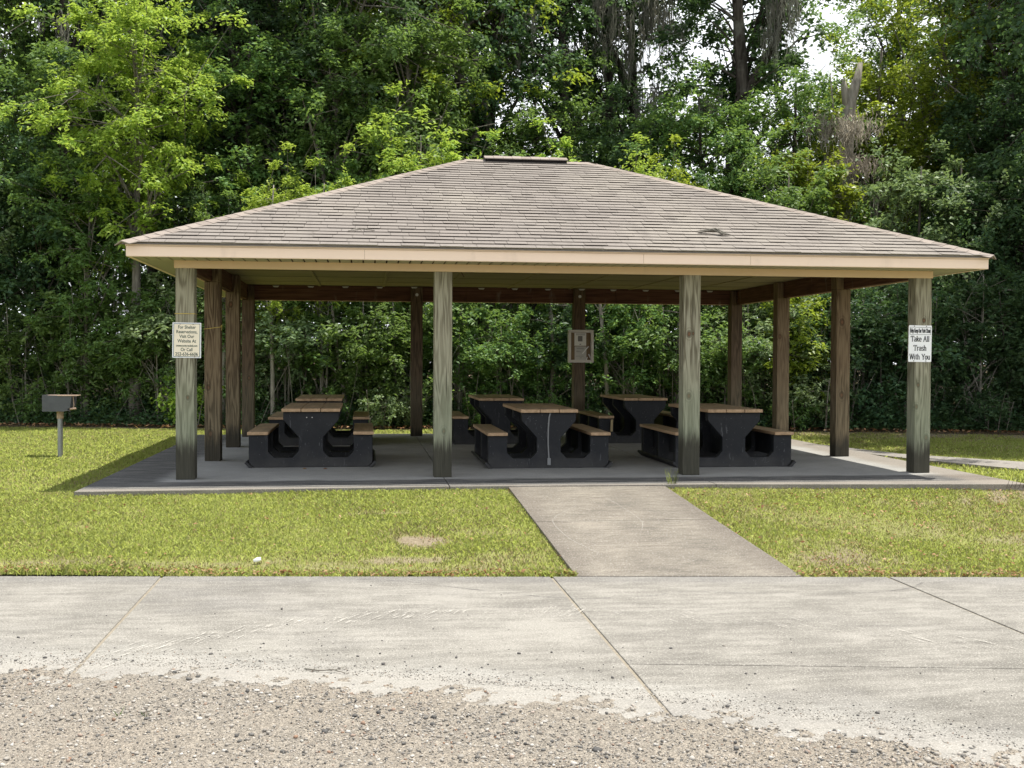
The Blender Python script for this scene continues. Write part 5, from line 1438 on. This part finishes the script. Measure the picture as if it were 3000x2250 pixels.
# ------------------------------------------------------------------ light, sky, camera
S = Vector((.30, .05, 1.0)).normalized()
sun = bpy.data.lights.new('sun', 'SUN'); sun.energy = 5.0; sun.angle = math.radians(.53); sun.color = (1.0, .95, .86)
so = link(bpy.data.objects.new('sun', sun)); so.rotation_euler = S.to_track_quat('Z', 'Y').to_euler(); so.location = (6, 0, 30)
w = bpy.data.worlds.new('World'); scene.world = w; w.use_nodes = True
nt = w.node_tree; nt.nodes.clear()
sky = nt.nodes.new('ShaderNodeTexSky'); sky.sky_type = 'NISHITA'; sky.sun_disc = False
sky.sun_elevation = math.asin(S.z); sky.sun_rotation = math.atan2(S.x, S.y); sky.air_density = 1.0; sky.dust_density = 2.5; sky.ozone_density = 1.0
tc = nt.nodes.new('ShaderNodeTexCoord'); nz = nt.nodes.new('ShaderNodeTexNoise'); nz.inputs['Scale'].default_value = 2.6; nz.inputs['Detail'].default_value = 6
rp = nt.nodes.new('ShaderNodeMapRange'); rp.interpolation_type = 'SMOOTHSTEP'; rp.inputs[1].default_value = .42; rp.inputs[2].default_value = .62
mx = nt.nodes.new('ShaderNodeMix'); mx.data_type = 'RGBA'; mx.inputs[7].default_value = (8.6, 8.9, 9.3, 1)
sp_ = nt.nodes.new('ShaderNodeSeparateXYZ'); hr = nt.nodes.new('ShaderNodeMapRange'); hr.interpolation_type = 'SMOOTHSTEP'
hr.inputs[1].default_value = .62; hr.inputs[2].default_value = .30; mxm = nt.nodes.new('ShaderNodeMath'); mxm.operation = 'MAXIMUM'
nt.links.new(tc.outputs['Generated'], sp_.inputs[0]); nt.links.new(sp_.outputs[2], hr.inputs[0]); nt.links.new(hr.outputs[0], mxm.inputs[0])
bg = nt.nodes.new('ShaderNodeBackground'); bg.inputs[1].default_value = .125; ow = nt.nodes.new('ShaderNodeOutputWorld')
L_ = nt.links.new
L_(tc.outputs['Generated'], nz.inputs['Vector']); L_(nz.outputs[0], rp.inputs[0]); L_(rp.outputs[0], mxm.inputs[1]); L_(mxm.outputs[0], mx.inputs[0]); L_(sky.outputs[0], mx.inputs[6]); L_(mx.outputs[2], bg.inputs[0]); L_(bg.outputs[0], ow.inputs[0])

cam = bpy.data.cameras.new('camera'); cam.sensor_width = 36; cam.lens = 36 * 3363.3 / 3000; cam.clip_start = .1; cam.clip_end = 2000
co = link(bpy.data.objects.new('camera', cam))
yaw, pitch, roll = .12861253, -.02213328, .00405056
f = Vector((math.sin(yaw) * math.cos(pitch), math.cos(yaw) * math.cos(pitch), math.sin(pitch)))
rr = Vector((math.cos(yaw), -math.sin(yaw), 0)); uu = rr.cross(f)
r2 = rr * math.cos(roll) + uu * math.sin(roll); u2 = -rr * math.sin(roll) + uu * math.cos(roll)
co.matrix_world = Matrix(((r2.x, u2.x, -f.x, 2.0432), (r2.y, u2.y, -f.y, -13.6162), (r2.z, u2.z, -f.z, 1.4157), (0, 0, 0, 1)))
scene.camera = co
scene.view_settings.view_transform = 'Standard'; scene.view_settings.look = 'None'
scene.view_settings.exposure = .47; scene.view_settings.gamma = 1
cy = scene.cycles
cy.max_bounces = 8; cy.diffuse_bounces = 4; cy.glossy_bounces = 2; cy.transmission_bounces = 4; cy.transparent_max_bounces = 8
cy.sample_clamp_indirect = 6; cy.caustics_reflective = False; cy.caustics_refractive = False
